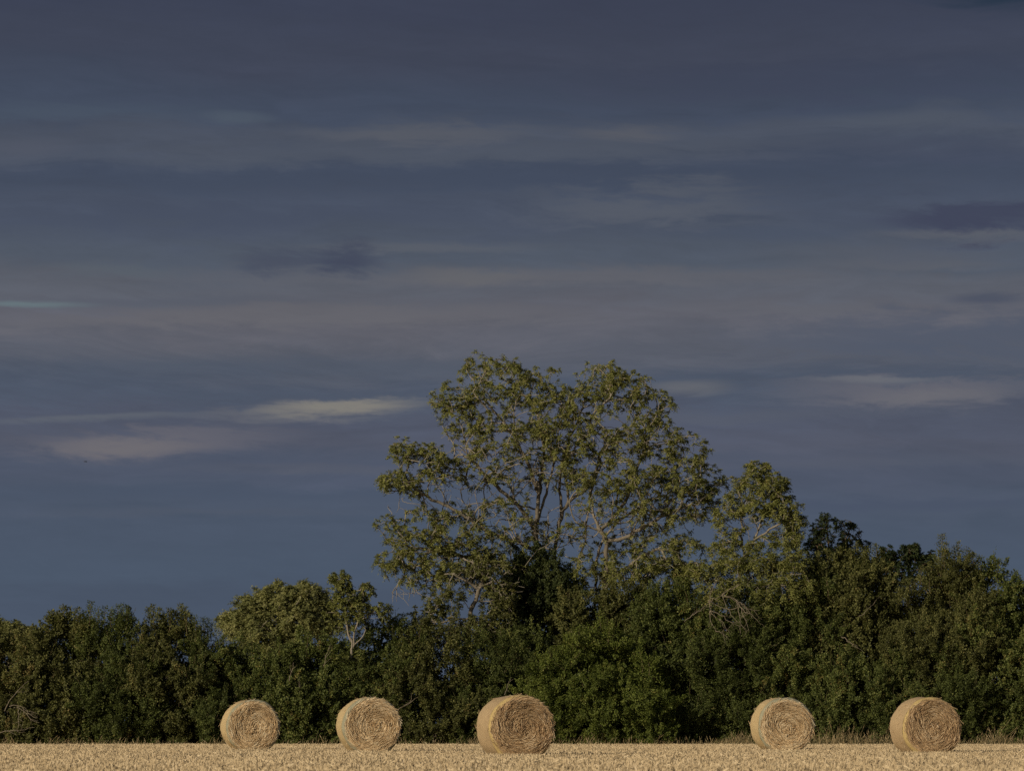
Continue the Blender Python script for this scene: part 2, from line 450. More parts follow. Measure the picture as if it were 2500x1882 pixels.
def bale(col, d, turn, rad, lift, edge, straw, wrap, seed, swirl, label):
    rng = np.random.default_rng(seed)
    th = R(turn)
    fx = (col - 1250.0) / FPX * d
    cx = fx - math.sin(th) * BL / 2; cy = d + math.cos(th) * BL / 2
    cz = rad - 0.03 + lift
    root = thing('straw_bale', label, 'straw bale', (cx, cy, 0), 'round straw bales on the stubble')
    root.rotation_euler = (0, 0, th)
    FOOT.append((cx, cy, th, rad))
    zmin = -cz + 0.012

    def wob(a, y):
        return 1 + .012 * np.sin(3 * a + seed) + .008 * np.sin(5 * a + 2 * seed + 2 * y) + .006 * np.sin(9 * a - seed + 5 * y)

    def fin(V):
        V = V.copy(); V[:, 2] += cz
        lo = V[:, 2] < 0.10
        V[lo, 2] = 0.012 + (np.maximum(V[lo, 2], -0.06) + 0.06) / 0.16 * 0.088
        return V

    # packed core with dished ends
    na, prof = 72, [(-.535, .0), (-.55, .25), (-.56, .5), (-.568, .61), (-.54, .665), (-.48, .688), (.48, .688), (.54, .665), (.568, .61), (.56, .4), (.535, 0)]
    A = np.linspace(0, 2 * np.pi, na, endpoint=False)
    V = []
    for y, r in prof:
        rr = r / .70 * rad * wob(A, y)
        V.append(np.stack([rr * np.cos(A), np.full(na, y), rr * np.sin(A)], 1))
    V = np.concatenate(V)
    i = np.arange(na); j = (i + 1) % na
    F = np.concatenate([np.stack([i + k_ * na, j + k_ * na, j + (k_ + 1) * na, i + (k_ + 1) * na], 1) for k_ in range(len(prof) - 1)])
    mesh('straw_core', fin(V), F, M['core'], root, smooth=True)

    # net wrap round the barrel, and its gathered edges
    def shell(name, ys, rs, m, parent):
        V = []
        for y, r in zip(ys, rs):
            rr = r / .70 * rad * wob(A, y) + rng.normal(0, .003, na)
            V.append(np.stack([rr * np.cos(A), np.full(na, y) + rng.normal(0, .004, na), rr * np.sin(A)], 1))
        n = len(ys)
        F = np.concatenate([np.stack([i + k_ * na, j + k_ * na, j + (k_ + 1) * na, i + (k_ + 1) * na], 1) for k_ in range(n - 1)])
        return mesh(name, fin(np.concatenate(V)), F, m, parent, smooth=True)

    ys = np.linspace(-.47, .52, 12)
    nw = shell('net_wrap', ys, np.full(12, .70) + .004 * np.sin(ys * 9), M[wrap], root)
    y = -np.array([.465, .48, .50, .53, .555, .582, .596, .596, .58])
    shell('net_edge', y, [.698, .7045, .7065, .703, .692, .675, .652, .635, .622], M[edge], nw)

    # cut straw on both ends, lying round the roll
    for s in (-1, 1):
        n = 4600 if s < 0 else 900
        r = rad * (.03 + .855 * np.sqrt(rng.random(n)))
        a = rng.random(n) * 2 * np.pi
        ox, oz = swirl
        fall = (1 - r / rad)
        cxx = r * np.cos(a) + ox * fall; czz = r * np.sin(a) + oz * fall
        # folds make the direction of the roll swing
        fold = .35 * np.sin(2 * a + seed) * np.exp(-((r / rad - .5) / .3) ** 2) + .5 * np.sin(3 * a + 2 * seed + 6 * r) * np.exp(-(r / rad / .4) ** 2)
        ta = a + np.pi / 2 + fold + .18 + rng.normal(0, .15 + .5 * np.exp(-(r / rad / .25) ** 2), n)
        ln = rng.uniform(.14, .42, n) * (.55 + .6 * r / rad)
        t = np.stack([np.cos(ta), np.zeros(n), np.sin(ta)], 1)
        rd = np.stack([np.cos(a), np.zeros(n), np.sin(a)], 1)
        wv = .5 + .3 * np.sin(13 * r + 2.2 * np.sin(a + seed) + 1.5 * np.sin(2 * a - seed) + a + seed) + .3 * np.sin(9 * cxx + 3 * np.sin(7 * czz + seed)) * np.sin(8 * czz + seed)
        base = np.stack([cxx, s * (.548 + .030 * np.maximum(0, 1 - np.abs(r / rad - .75) / .5) + .02 * wv + rng.random(n) * .028), czz], 1)
        tilt = rng.normal(.03, .09, n)
        p0 = base - t * ln[:, None] * .5
        p2 = base + t * ln[:, None] * .5
        p2[:, 1] += s * tilt * ln
        cvr = (ln ** 2 / (8 * np.maximum(r, .12)))[:, None]
        p1 = base + rd * cvr
        wd = rng.uniform(.004, .0085, n)
        tint = np.clip(rng.normal(.60, .22, n) + .26 * (wv - .5), 0, 1)
        V0, F0, T0 = frusta(np.concatenate([p0, p1]), np.concatenate([p1, p2]), np.tile(wd * .8, 2), np.tile(wd * .7, 2), np.tile(tint, 2), 3)
        if s < 0:   # stray straws pulled out round the roll
            m = 120
            a2 = rng.random(m) * 2 * np.pi; y2 = rng.uniform(-.58, .55, m)
            r2 = rad * wob(a2, y2)
            b0 = np.stack([r2 * np.cos(a2), y2, r2 * np.sin(a2)], 1)
            dirv = nrm(np.stack([np.cos(a2) * .6 - np.sin(a2), rng.normal(0, .7, m), np.sin(a2) * .6 + np.cos(a2)], 1))
            # and a tangle in the heart of the roll
            m3 = 90
            c3 = np.stack([swirl[0] + rng.normal(0, .05, m3), np.full(m3, -.585) - rng.random(m3) * .03, swirl[1] + rng.normal(0, .05, m3)], 1)
            a3 = rng.normal(seed, .9, m3)
            d3 = np.stack([np.cos(a3), rng.normal(0, .2, m3), np.sin(a3)], 1) * rng.uniform(.04, .10, m3)[:, None]
            V0, F0, T0 = cat([(V0, F0, T0), frusta(b0, b0 + dirv * rng.uniform(.03, .10, m)[:, None], np.full(m, .004), np.full(m, .002), rng.random(m), 3),
                              frusta(c3 - d3, c3 + d3, np.full(m3, .008), np.full(m3, .006), rng.normal(.45, .25, m3), 3)])
        mesh('straw_end', fin(V0), F0, M[straw], root, T0)


for b in BALES: bale(*b)

# ------------------------------------------------------------------ stubble
def make_stubble():
    rng = np.random.default_rng(5)
    n = 560000
    d = 48 + (169.5 - 48) * rng.random(n) ** 0.8
    hw = 0.115 * d + 3
    x = rng.uniform(-1, 1, n) * hw
    # drilled rows run almost across the view
    ca, sa = math.cos(R(6)), math.sin(R(6))
    u = x * ca + d * sa; v = -x * sa + d * ca
    v = np.round(v / .14) * .14 + rng.normal(0, .022, n)
    X = u * ca - v * sa; Y = u * sa + v * ca
    keep = (Y > 47) & (Y < 169.2)
    for cx, cy, th, rad in FOOT:
        lx = (X - cx) * math.cos(th) + (Y - cy) * math.sin(th); ly = -(X - cx) * math.sin(th) + (Y - cy) * math.cos(th)
        keep &= ~((np.abs(lx) < rad * .55) & (np.abs(ly) < BL / 2 + .03))
    X, Y = X[keep], Y[keep]; n = len(X)
    # patches of taller and lodged stalks, tramlines pressed flat
    pat = np.sin(X * .9 + 2 * np.sin(Y * .35)) * np.sin(Y * .55 + 1.3 * np.sin(X * .4)) + .5 * np.sin(X * 2.7 + Y * 1.9)
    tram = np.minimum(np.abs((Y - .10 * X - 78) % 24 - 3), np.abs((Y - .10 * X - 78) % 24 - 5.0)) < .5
    h = rng.normal(.118, .020, n) + .007 * pat
    h = np.clip(np.where(tram, h * .62, h), .03, .21)
    tl = rng.normal(0, .16, (n, 2))
    wd = rng.uniform(.004, .009, n)
    a = rng.random(n) * np.pi
    sx, sy = np.cos(a) * wd, np.sin(a) * wd
    base = np.stack([X, Y, np.zeros(n)], 1)
    top = base + np.stack([tl[:, 0] * h, tl[:, 1] * h, h], 1)
    s = np.stack([sx, sy, np.zeros(n)], 1)
    V = np.stack([base - s, base + s, top + s * .9, top - s * .9], 1).reshape(-1, 3)
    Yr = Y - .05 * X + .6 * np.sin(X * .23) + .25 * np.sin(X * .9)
    shade_band = np.sin(Yr * 1.05) * np.sin(Yr * .31 + 1) + .6 * np.sin(Yr * 2.3 + .4 * X)
    shade_band = np.where(shade_band < -.55, -1.0, 0) * (.4 + .6 * (np.sin(X * .7 + Yr * .2) > -.2))
    T = np.clip(rng.normal(.57, .13, n) + .05 * pat - .15 * tram + .40 * shade_band, 0, 1)  # tramlines and row bands tinted darker to paint shade at the stalk bases
    # chopped straw lying loose on top of the stalks
    k = 60000
    Yk = 48 + 121 * rng.random(k) ** .8; Xk = rng.uniform(-1, 1, k) * (0.115 * Yk + 3)
    aa = rng.random(k) * 2 * np.pi; ln = rng.uniform(.05, .18, k)
    b0 = np.stack([Xk, Yk, rng.uniform(.03, .12, k)], 1)
    dv = np.stack([np.cos(aa), np.sin(aa), rng.normal(0, .25, k)], 1)
    up = np.tile(np.array([[0, 0, 1.0]]), (k, 1)) * .006
    V2 = np.stack([b0 - up, b0 + dv * ln[:, None] - up, b0 + dv * ln[:, None] + up, b0 + up], 1).reshape(-1, 3)
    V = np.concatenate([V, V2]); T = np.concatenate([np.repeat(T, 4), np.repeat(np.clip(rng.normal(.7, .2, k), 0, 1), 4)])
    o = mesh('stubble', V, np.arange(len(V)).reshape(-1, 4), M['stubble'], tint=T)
    o['kind'] = 'stuff'; o['label'] = 'cut straw stubble covering the field in front of the hedge'; o['category'] = 'stubble'


make_stubble()

# ------------------------------------------------------------------ trees grown towards their twig tips


def grow(trunks, tips, rng, seg=.22, curl=.16, sag=0.0, rtip=.006, power=2.75, align=.45):
    """trunks: polylines with (radius) ends; every tip is joined to the nearest well-placed node"""
    cap = 60000
    pos = np.zeros((cap, 3)); par = np.full(cap, -1); dr = np.zeros((cap, 3)); rmin = np.zeros(cap)
    n = 0
    for L, r0, r1, att in trunks:
        L = np.asarray(L, float)
        # resample
        dd = np.concatenate([[0], np.cumsum(np.linalg.norm(np.diff(L, axis=0), axis=1))])
        m = max(2, int(dd[-1] / seg)); tt = np.linspace(0, dd[-1], m + 1)
        Q = np.stack([np.interp(tt, dd, L[:, q]) for q in range(3)], 1)
        Q[1:-1] += rng.normal(0, .025, (m - 1, 3))
        prev = -1
        if att and n: prev = int(np.argmin(np.linalg.norm(pos[:n] - Q[0], axis=1)))
        for q in range(m + 1):
            pos[n] = Q[q]; par[n] = prev; rmin[n] = r0 + (r1 - r0) * q / m
            dr[n] = nrm(Q[min(q + 1, m)] - Q[max(q - 1, 0)]); prev = n; n += 1
    T0 = n
    dist = np.array([np.min(np.linalg.norm(pos[:T0] - t, axis=1)) for t in tips])
    order = np.argsort(dist + rng.normal(0, .35, len(tips)))
    ends = np.zeros(len(tips), int); tdir = np.zeros((len(tips), 3))
    for ti in order:
        t = tips[ti]
        v = t - pos[:n]; L = np.linalg.norm(v, axis=1) + 1e-6
        al = np.einsum('ij,ij->i', v, dr[:n]) / L
        c = L * (1.25 - align * al) + np.where(v[:, 2] < 0, .25 * L, 0)
        b = int(np.argmin(c)); a = pos[b]; l = L[b]
        m = max(2, int(l / seg))
        s = np.linspace(0, 1, m + 1)[:, None]
        ctrl = a + (dr[b] * .45 + (t - a) / l * .25) * l * .5 + rng.normal(0, curl * .5, 3) * l
        Q = (1 - s) ** 2 * a + 2 * s * (1 - s) * ctrl + s ** 2 * t
        Q[1:-1] += rng.normal(0, .022, (m - 1, 3))
        Q[:, 2] -= sag * l * (s[:, 0] ** 3)
        prev = b
        for q in range(1, m + 1):
            pos[n] = Q[q]; par[n] = prev; dr[n] = nrm(Q[q] - Q[q - 1]); prev = n; n += 1
        ends[ti] = prev; tdir[ti] = dr[prev]
        if n > cap - 200: break
    pos, par, rmin, dr = pos[:n], par[:n], rmin[:n], dr[:n]
    w_ = np.zeros(n); np.add.at(w_, ends, 1.0)
    for q in range(n - 1, 0, -1):
        if par[q] >= 0: w_[par[q]] += w_[q]
    r = np.maximum(rtip * np.maximum(w_, .5) ** (1 / power), rmin)
    return pos, par, r, ends, tdir, dr


def tree_mesh(pos, par, r, sides=6):
    i = np.where(par >= 0)[0]
    d = pos[i] - pos[par[i]]
    L = np.maximum(np.linalg.norm(d, axis=1, keepdims=True), 1e-6)
    keep = L[:, 0] > 1e-4
    i, d, L = i[keep], d[keep], L[keep]
    ra = np.minimum(r[par[i]], r[i] * 1.5 + .004)
    # old wood is dark and fissured, young twigs smooth and pale
    return frusta(pos[par[i]] - d / L * np.minimum(r[i][:, None] * .3, .02), pos[i], ra, r[i], np.clip(.92 - r[i] * 6.5, .3, .85), sides)


def tufts(ends_pos, tdir, rng, k=9, m=8, rad=.22, ll=.085, lw=.032, droop=.5, tmean=.5):
    """pinnate leaves fanned round a twig tip: k leaf stalks with m leaflets each"""
    n = len(ends_pos)
    d = nrm(tdir[:, None] * .7 + rng.normal(0, .75, (n, k, 3)) + np.array([0, 0, .25]))
    ln = rng.uniform(.6, 1.2, (n, k)) * rad
    s = (np.arange(m) + .6) / m
    base = ends_pos[:, None, None] + d[:, :, None] * (ln[:, :, None] * s)[..., None]
    base = base - np.array([0, 0, 1.0]) * (droop * ln[:, :, None] * s ** 2)[..., None]
    ref = nrm(np.cross(d, np.array([0.02, 0.01, 1.0])))
    sgn = np.where(np.arange(m) % 2, 1.0, -1.0)
    ld = nrm(d[:, :, None] * .55 + ref[:, :, None] * sgn[:, None] * .75 - np.array([0, 0, .25]) + rng.normal(0, .22, (n, k, m, 3)))
    U = nrm(np.array([-.25, -.45, .75]) + d[:, :, None] * .35 + rng.normal(0, .5, (n, k, m, 3)))
    tin = np.clip(tmean + rng.normal(0, .16, (n, 1, 1)) + rng.normal(0, .12, (n, k, 1)) + rng.normal(0, .10, (n, k, m)), 0, 1)
    N = n * k * m
    L = rng.uniform(.75, 1.2, N) * ll
    return leaves(base.reshape(-1, 3), ld.reshape(-1, 3), U.reshape(-1, 3), L, L * lw / ll * rng.uniform(.8, 1.2, N), tin.ravel())


def lobe_points(lobes, d, rng, mul=1.0):
    """lobes (x, y, rx, ry, depth offset, depth radius, count, shell) -> points in their outer shells"""
    out_ = []
    for x, y, rx, ry, od, rd, n, shell in lobes:
        c = P(x, y, d + od); s = px(d + od)
        n = int(n * mul)
        v = nrm(rng.normal(0, 1, (n, 3))); q = rng.uniform(shell, 1.0, n) ** .6
        out_.append(c + v * q[:, None] * np.array([rx * s, rd, ry * s]))
    return np.concatenate(out_)


def grown_tree(name, label, d, trunks, leafy, bare, seed, leafm, tuft=dict(), barkm='bark', sag=.05, base=None,
               rtip=.0075, seg=.22, group=None, curl=.16, extra=None, patch=0, mul=1.0):
    rng = np.random.default_rng(seed)
    tr = [([P(x, y, d + o) for x, y, o in L], r0, r1, att) for L, r0, r1, att in trunks]
    loc = tr[0][0][0].copy(); loc[2] = 0
    root = thing(name, label, 'tree', loc, group)
    t1 = lobe_points(leafy, d, rng, mul)
    if patch:
        f = np.sin(t1[:, 0] * 5.3 + 1.3 * np.sin(t1[:, 2] * 2.7) + seed) + np.sin(t1[:, 2] * 6.1 + 1.5 * np.sin(t1[:, 0] * 2.1)) + .6 * np.sin(t1[:, 1] * 3.0 + t1[:, 2])
        t1 = t1[(f > -patch) | (rng.random(len(t1)) < .12)]
    t2 = lobe_points(bare, d, rng) if bare else np.zeros((0, 3))
    tips = np.concatenate([t1, t2])
    pos, par, r, ends, tdir, dr = grow(tr, tips, rng, sag=sag, rtip=rtip, seg=seg, curl=curl)
    stem_of = np.zeros(len(pos), int)
    for q in range(len(pos)): stem_of[q] = q if par[q] < 0 else stem_of[par[q]]
    for q in np.unique(stem_of):
        V, F, T = tree_mesh(pos, np.where(stem_of == q, par, -1), r)
        mesh('trunk', V, F, M[barkm], root, T, loc, smooth=True)
    e = ends[:len(t1)]
    E = pos[e]; D = tdir[:len(t1)]
    parts = [tufts(E, D, rng, **tuft)]
    if extra:   # leaves a little way back along the leafy twigs
        up = par[par[e]]; ok = up >= 0
        sel = ok & (rng.random(len(e)) < extra)
        parts.append(tufts(pos[up[sel]], D[sel], rng, **{**tuft, 'k': max(3, tuft.get('k', 9) // 2)}))
    V, F, T = cat(parts)
    mesh('crown', V, F, M[leafm], root, T, loc)
    return root


# the tall ash: three stems out of the hedge, open in the middle, leafy round the outside
D0 = 173.0
ash_trunks = [
    ([(1163, 1606, 0), (1165, 1400, .1), (1160, 1200, 0), (1157, 1120, -.2), (1166, 1065, -.1), (1160, 1040, 0)], .105, .075, False),
    ([(1160, 1130, 0), (1184, 1050, .2), (1200, 985, .3), (1205, 930, .3)], .06, .03, True),
    ([(1160, 1060, 0), (1135, 985, -.3), (1100, 930, -.5), (1060, 880, -.4)], .065, .025, True),
    ([(1166, 1065, 0), (1175, 990, .5), (1165, 900, .6), (1120, 840, .5)], .065, .025, True),
    ([(1160, 1150, 0), (1110, 1080, -.8), (1060, 1040, -1.2), (1010, 985, -1.4)], .055, .025, True),
    ([(1205, 1606, 1.0), (1200, 1350, 1.0), (1196, 1205, .8), (1212, 1110, .5), (1232, 1080, .2), (1262, 1060, 0), (1290, 1010, -.2), (1310, 940, -.2)], .085, .035, False),
    ([(1212, 1110, .5), (1208, 1040, .9), (1225, 960, 1.1), (1260, 880, 1.2)], .065, .025, True),
    ([(1300, 1606, -.8), (1306, 1380, -.8), (1304, 1280, -.8), (1311, 1230, -.7), (1310, 1165, -.6), (1296, 1148, -.5), (1280, 1110, -.3), (1276, 1060, 0), (1300, 1000, .3)], .10, .035, False),
    ([(1310, 1168, -.6), (1338, 1165, -.8), (1365, 1154, -1.0), (1420, 1120, -1.4), (1490, 1090, -1.5)], .075, .03, True),
    ([(1296, 1148, -.5), (1325, 1120, -.2), (1350, 1085, 0), (1372, 1020, .2), (1400, 950, .3)], .075, .03, True),
    ([(1300, 1280, -.8), (1330, 1240, -1.2), (1375, 1210, -1.6), (1430, 1180, -1.8)], .05, .02, True),
    ([(1160, 1190, 0), (1120, 1170, -1.2), (1060, 1150, -2.0), (980, 1100, -2.4), (915, 1070, -2.6), (880, 1040, -2.6)], .065, .025, True),
    ([(1160, 1240, 0), (1090, 1225, -1.4), (1020, 1205, -2.2), (940, 1190, -2.6), (880, 1180, -2.7)], .055, .02, True),
    ([(1238, 1606, .6), (1243, 1300, .6), (1247, 1215, .6), (1262, 1180, .5), (1266, 1140, .5), (1270, 1100, .4), (1284, 1040, .3)], .07, .03, False),
    ([(1284, 1606, .9), (1286, 1300, .9), (1290, 1195, .8), (1312, 1148, .6), (1345, 1118, .5), (1392, 1090, .2), (1450, 1060, 0)], .065, .03, False),
    ([(1163, 1220, 0), (1180, 1180, -.3), (1186, 1165, -.4), (1184, 1120, -.3)], .045, .02, True),
    ([(1160, 1100, 0), (1120, 1090, .8), (1070, 1085, 1.2), (1010, 1090, 1.4)], .04, .015, True),
]
ash_leafy = [
    (1035, 792, 56, 34, .2, 1.6, 22, .3), (1100, 808, 78, 46, .2, 2.0, 60, .2), (1150, 845, 75, 40, 0, 2.2, 62, .2),
    (1060, 850, 70, 36, -.4, 2.0, 40, .3), (1298, 824, 64, 48, .3, 2.0, 62, .2), (1352, 842, 64, 50, .2, 2.2, 60, .2),
    (1408, 874, 56, 48, 0, 2.2, 50, .2), (1240, 870, 70, 40, 0, 2.4, 60, .2), (975, 866, 46, 40, -.4, 1.4, 34, .2),
    (1010, 915, 62, 42, -.6, 2.0, 46, .2), (1100, 920, 80, 45, -.8, 2.4, 52, .2), (1200, 930, 80, 45, -.8, 2.4, 54, .2),
    (1320, 930, 90, 50, -.8, 2.6, 66, .2), (1420, 945, 58, 50, -.2, 2.4, 54, .3), (1490, 982, 50, 50, 0, 2.0, 44, .3),
    (1535, 1050, 38, 54, 0, 1.6, 40, .3), (1470, 1060, 70, 55, -.8, 2.4, 54, .2), (1390, 1040, 80, 50, -1.4, 2.4, 56, .2),
    (1300, 1040, 75, 50, -1.8, 2.2, 30, .2), (1460, 1120, 60, 36, -1.0, 2.0, 34, .3), (1390, 1120, 70, 40, -1.4, 2.0, 30, .2),
    (1420, 1190, 80, 42, -1.2, 2.0, 56, .2), (1480, 1180, 50, 30, -1.0, 1.6, 22, .3), (1350, 1230, 60, 40, -1.4, 1.6, 36, .2),
    (870, 980, 34, 24, -2.4, 1.0, 26, .3), (852, 1040, 44, 30, -2.6, 1.2, 42, .3), (935, 990, 46, 36, -2.4, 1.4, 48, .2),
    (965, 1015, 48, 30, -2.2, 1.5, 30, .2), (905, 1050, 46, 26, -2.6, 1.2, 24, .2), (1035, 1010, 66, 56, -1.6, 2.0, 24, .2), (1090, 1060, 80, 60, -1.6, 2.0, 18, .2),
    (845, 1130, 36, 20, -2.8, 1.0, 20, .3), (890, 1170, 62, 40, -2.8, 1.4, 54, .2), (850, 1205, 44, 32, -2.8, 1.1, 34, .3),
    (960, 1160, 66, 36, -2.6, 1.6, 44, .2), (940, 1215, 70, 36, -2.6, 1.5, 50, .2), (1020, 1200, 70, 45, -2.2, 1.6, 44, .2),
    (880, 955, 30, 14, -2.4, .6, 6, .3), (1195, 800, 14, 7, .2, .4, 3, .3), (1090, 1180, 60, 40, -1.6, 1.4, 22, .2), (1230, 1010, 70, 60, -1.4, 2.2, 22, .2),
    (1080, 1120, 70, 50, -1.8, 1.6, 18, .2), (1180, 980, 60, 40, -1.6, 1.4, 16, .2),
    (1220, 1010, 70, 60, .4, 1.6, 40, .2), (1180, 900, 90, 60, -1.4, 1.4, 44, .2), (1260, 970, 90, 60, -1.6, 1.2, 44, .2), (1370, 990, 80, 60, -1.8, 1.2, 44, .2),
    (1080, 980, 80, 60, -1.8, 1.2, 30, .2), (1340, 1080, 100, 50, -2.0, 1.0, 44, .2), (1440, 1020, 80, 60, -1.6, 1.2, 40, .2), (1010, 860, 60, 50, -.6, 1.2, 26, .2), (1130, 1010, 70, 50, .8, 1.2, 20, .2),
    (1000, 1165, 80, 50, -2.4, 1.2, 40, .2), (1060, 1215, 60, 36, -2.0, 1.2, 34, .2), (1260, 1220, 60, 36, -1.0, 1.2, 26, .2), (1450, 1230, 60, 36, -1.0, 1.2, 40, .2), (1520, 1090, 40, 50, -.6, 1.2, 26, .2),
    (1250, 1245, 90, 36, -.6, 1.2, 34, .2), (1335, 1262, 80, 36, -1.0, 1.0, 40, .2), (1425, 1250, 80, 40, -1.0, 1.0, 50, .2), (1485, 1232, 44, 30, -1.0, 1.0, 26, .2), (1130, 1235, 60, 36, -1.0, 1.0, 24, .2),
    (1235, 1150, 100, 44, -.6, 1.4, 26, .1), (1140, 1150, 50, 40, .8, 1.0, 14, .1), (1360, 1180, 80, 50, .6, 1.2, 34, .1), (1010, 1120, 90, 50, -1.6, 1.4, 30, .1),
    (905, 1240, 74, 36, -2.6, 1.2, 34, .1), (985, 1262, 74, 36, -2.4, 1.2, 38, .1), (1055, 1258, 56, 36, -2.2, 1.0, 28, .1), (930, 1110, 70, 34, -2.5, 1.2, 22, .1), (1020, 960, 50, 40, -1.0, 1.2, 22, .1),
]
ash_bare = [
    (1235, 1130, 110, 60, -.3, 1.4, 150, .1), (1330, 1120, 110, 60, -.2, 1.4, 130, .1), (1000, 1010, 110, 60, -1.4, 1.6, 110, .1), (1090, 1150, 90, 60, -.8, 1.4, 110, .1), (920, 1240, 100, 50, -2.4, 1.2, 60, .1),
    (1150, 960, 180, 90, -.3, 2.4, 230, .1), (1300, 1000, 180, 100, -.3, 2.4, 260, .1), (1030, 1060, 140, 90, -1.5, 2.0, 190, .1),
    (960, 1240, 120, 55, -2.4, 1.6, 80, .1), (1430, 1110, 110, 70, -.8, 2.0, 170, .1), (880, 1280, 50, 32, -2.4, .9, 26, .1), (1200, 1180, 80, 60, -.8, 1.6, 40, .1),
    (980, 960, 40, 40, -1.4, 1.2, 22, .1), (890, 1080, 80, 40, -2.6, 1.2, 34, .1),
]
grown_tree('ash_tree', 'tall open-crowned ash tree with several grey stems rising from the middle of the hedge', D0,
           ash_trunks, ash_leafy, ash_bare, 21, 'ash', dict(k=8, m=7, rad=.165, ll=.074, lw=.034, tmean=.54), extra=.3, sag=.06, rtip=.007, patch=.85, mul=2.0)

grown_tree('ash_tree', 'smaller leaning ash tree just right of the tall tree', 171.0,
           [([(1560, 1606, 0), (1570, 1400, 0), (1590, 1270, 0), (1608, 1205, 0), (1630, 1165, 0), (1650, 1110, .1)], .09, .03, False),
            ([(1608, 1205, 0), (1600, 1150, .3), (1605, 1090, .3), (1640, 1040, .3)], .04, .02, True),
            ([(1630, 1165, 0), (1670, 1140, -.4), (1705, 1120, -.5)], .035, .02, True)],
           [(1640, 1015, 34, 24, .2, .9, 26, .2), (1600, 1040, 24, 26, .3, .7, 16, .2), (1665, 1050, 44, 30, 0, 1.1, 46, .2), (1690, 1095, 44, 32, -.2, 1.2, 52, .2),
            (1718, 1130, 26, 26, -.2, .9, 30, .2), (1590, 1090, 26, 34, .2, .8, 26, .2), (1640, 1090, 40, 36, 0, 1.0, 34, .2), (1555, 1120, 20, 30, 0, .6, 12, .2),
            (1700, 1165, 44, 26, 0, 1.0, 34, .2), (1575, 1165, 30, 30, 0, .6, 18, .2), (1640, 1175, 60, 22, -.2, .9, 18, .1), (1610, 1125, 50, 30, .2, .8, 6, .1), (1555, 1185, 30, 20, 0, .6, 12, .2)],
           [(1630, 1130, 80, 60, 0, 1.2, 60, .1), (1560, 1170, 30, 50, 0, .6, 20, .1)], 22, 'ash',
           dict(k=9, m=7, rad=.19, ll=.085, lw=.034, tmean=.58), extra=.4, mul=1.5, rtip=.006)

grown_tree('ash_tree', 'low feathery ash with drooping sprays in the hedge beneath the leaning ash', 168.2,
           [([(1600, 1606, 0), (1600, 1450, 0), (1600, 1330, .1), (1620, 1260, 0)], .06, .02, False),
            ([(1600, 1330, 0), (1650, 1280, -.4), (1700, 1250, -.6)], .03, .015, True),
            ([(1600, 1350, 0), (1550, 1290, -.4), (1520, 1250, -.5)], .03, .015, True)],
           [(1520, 1230, 44, 30, 0, .9, 30, .2), (1585, 1215, 44, 30, 0, .9, 34, .2), (1650, 1215, 50, 34, 0, .9, 44, .2), (1715, 1215, 40, 36, -.2, .9, 38, .2),
            (1560, 1270, 50, 28, -.4, .8, 30, .2), (1690, 1270, 60, 34, -.5, .9, 44, .2), (1620, 1265, 50, 28, -.5, .8, 24, .2), (1640, 1320, 50, 26, -.6, .6, 20, .2), (1740, 1270, 36, 40, -.3, .8, 26, .2)],
           [(1620, 1270, 110, 50, -.3, .9, 60, .1)], 23, 'ash', dict(k=9, m=8, rad=.23, ll=.09, lw=.034, droop=.8, tmean=.5), sag=.12, mul=1.9, rtip=.005)

# the young tree with a pale forked trunk
YD = 167.6
grown_tree('young_tree', 'slim young tree with pale forked trunk above the second bale from the left', YD,
           [([(757, 1606, 0), (758, 1480, 0), (757, 1440, 0), (760, 1400, 0), (765, 1392, 0)], .06, .045, False),
            ([(765, 1392, 0), (752, 1370, 0), (748, 1330, 0), (742, 1290, .1), (736, 1255, .1)], .03, .012, True),
            ([(765, 1392, 0), (768, 1365, -.05), (772, 1330, 0), (785, 1280, 0)], .028, .01, True),
            ([(765, 1392, 0), (785, 1378, -.1), (790, 1360, -.1)], .025, .01, True),
            ([(760, 1400, 0), (754, 1350, .1), (760, 1300, .1)], .03, .012, True)],
           [(735, 1250, 24, 18, 0, .45, 40, .2), (748, 1285, 36, 28, 0, .6, 76, .2), (790, 1275, 16, 20, 0, .35, 26, .2), (765, 1315, 44, 26, .1, .6, 66, .2), (752, 1345, 44, 24, .3, .5, 40, .2), (820, 1320, 32, 20, .2, .6, 24, .2),
            (722, 1312, 22, 22, 0, .5, 16, .2), (775, 1415, 16, 14, -.2, .3, 6, .2), (742, 1420, 18, 14, -.2, .3, 6, .2)],
           [(762, 1340, 30, 40, 0, .4, 14, .1)], 24, 'ash', dict(k=9, m=7, rad=.15, ll=.075, lw=.038, tmean=.4), barkm='bark', rtip=.006)

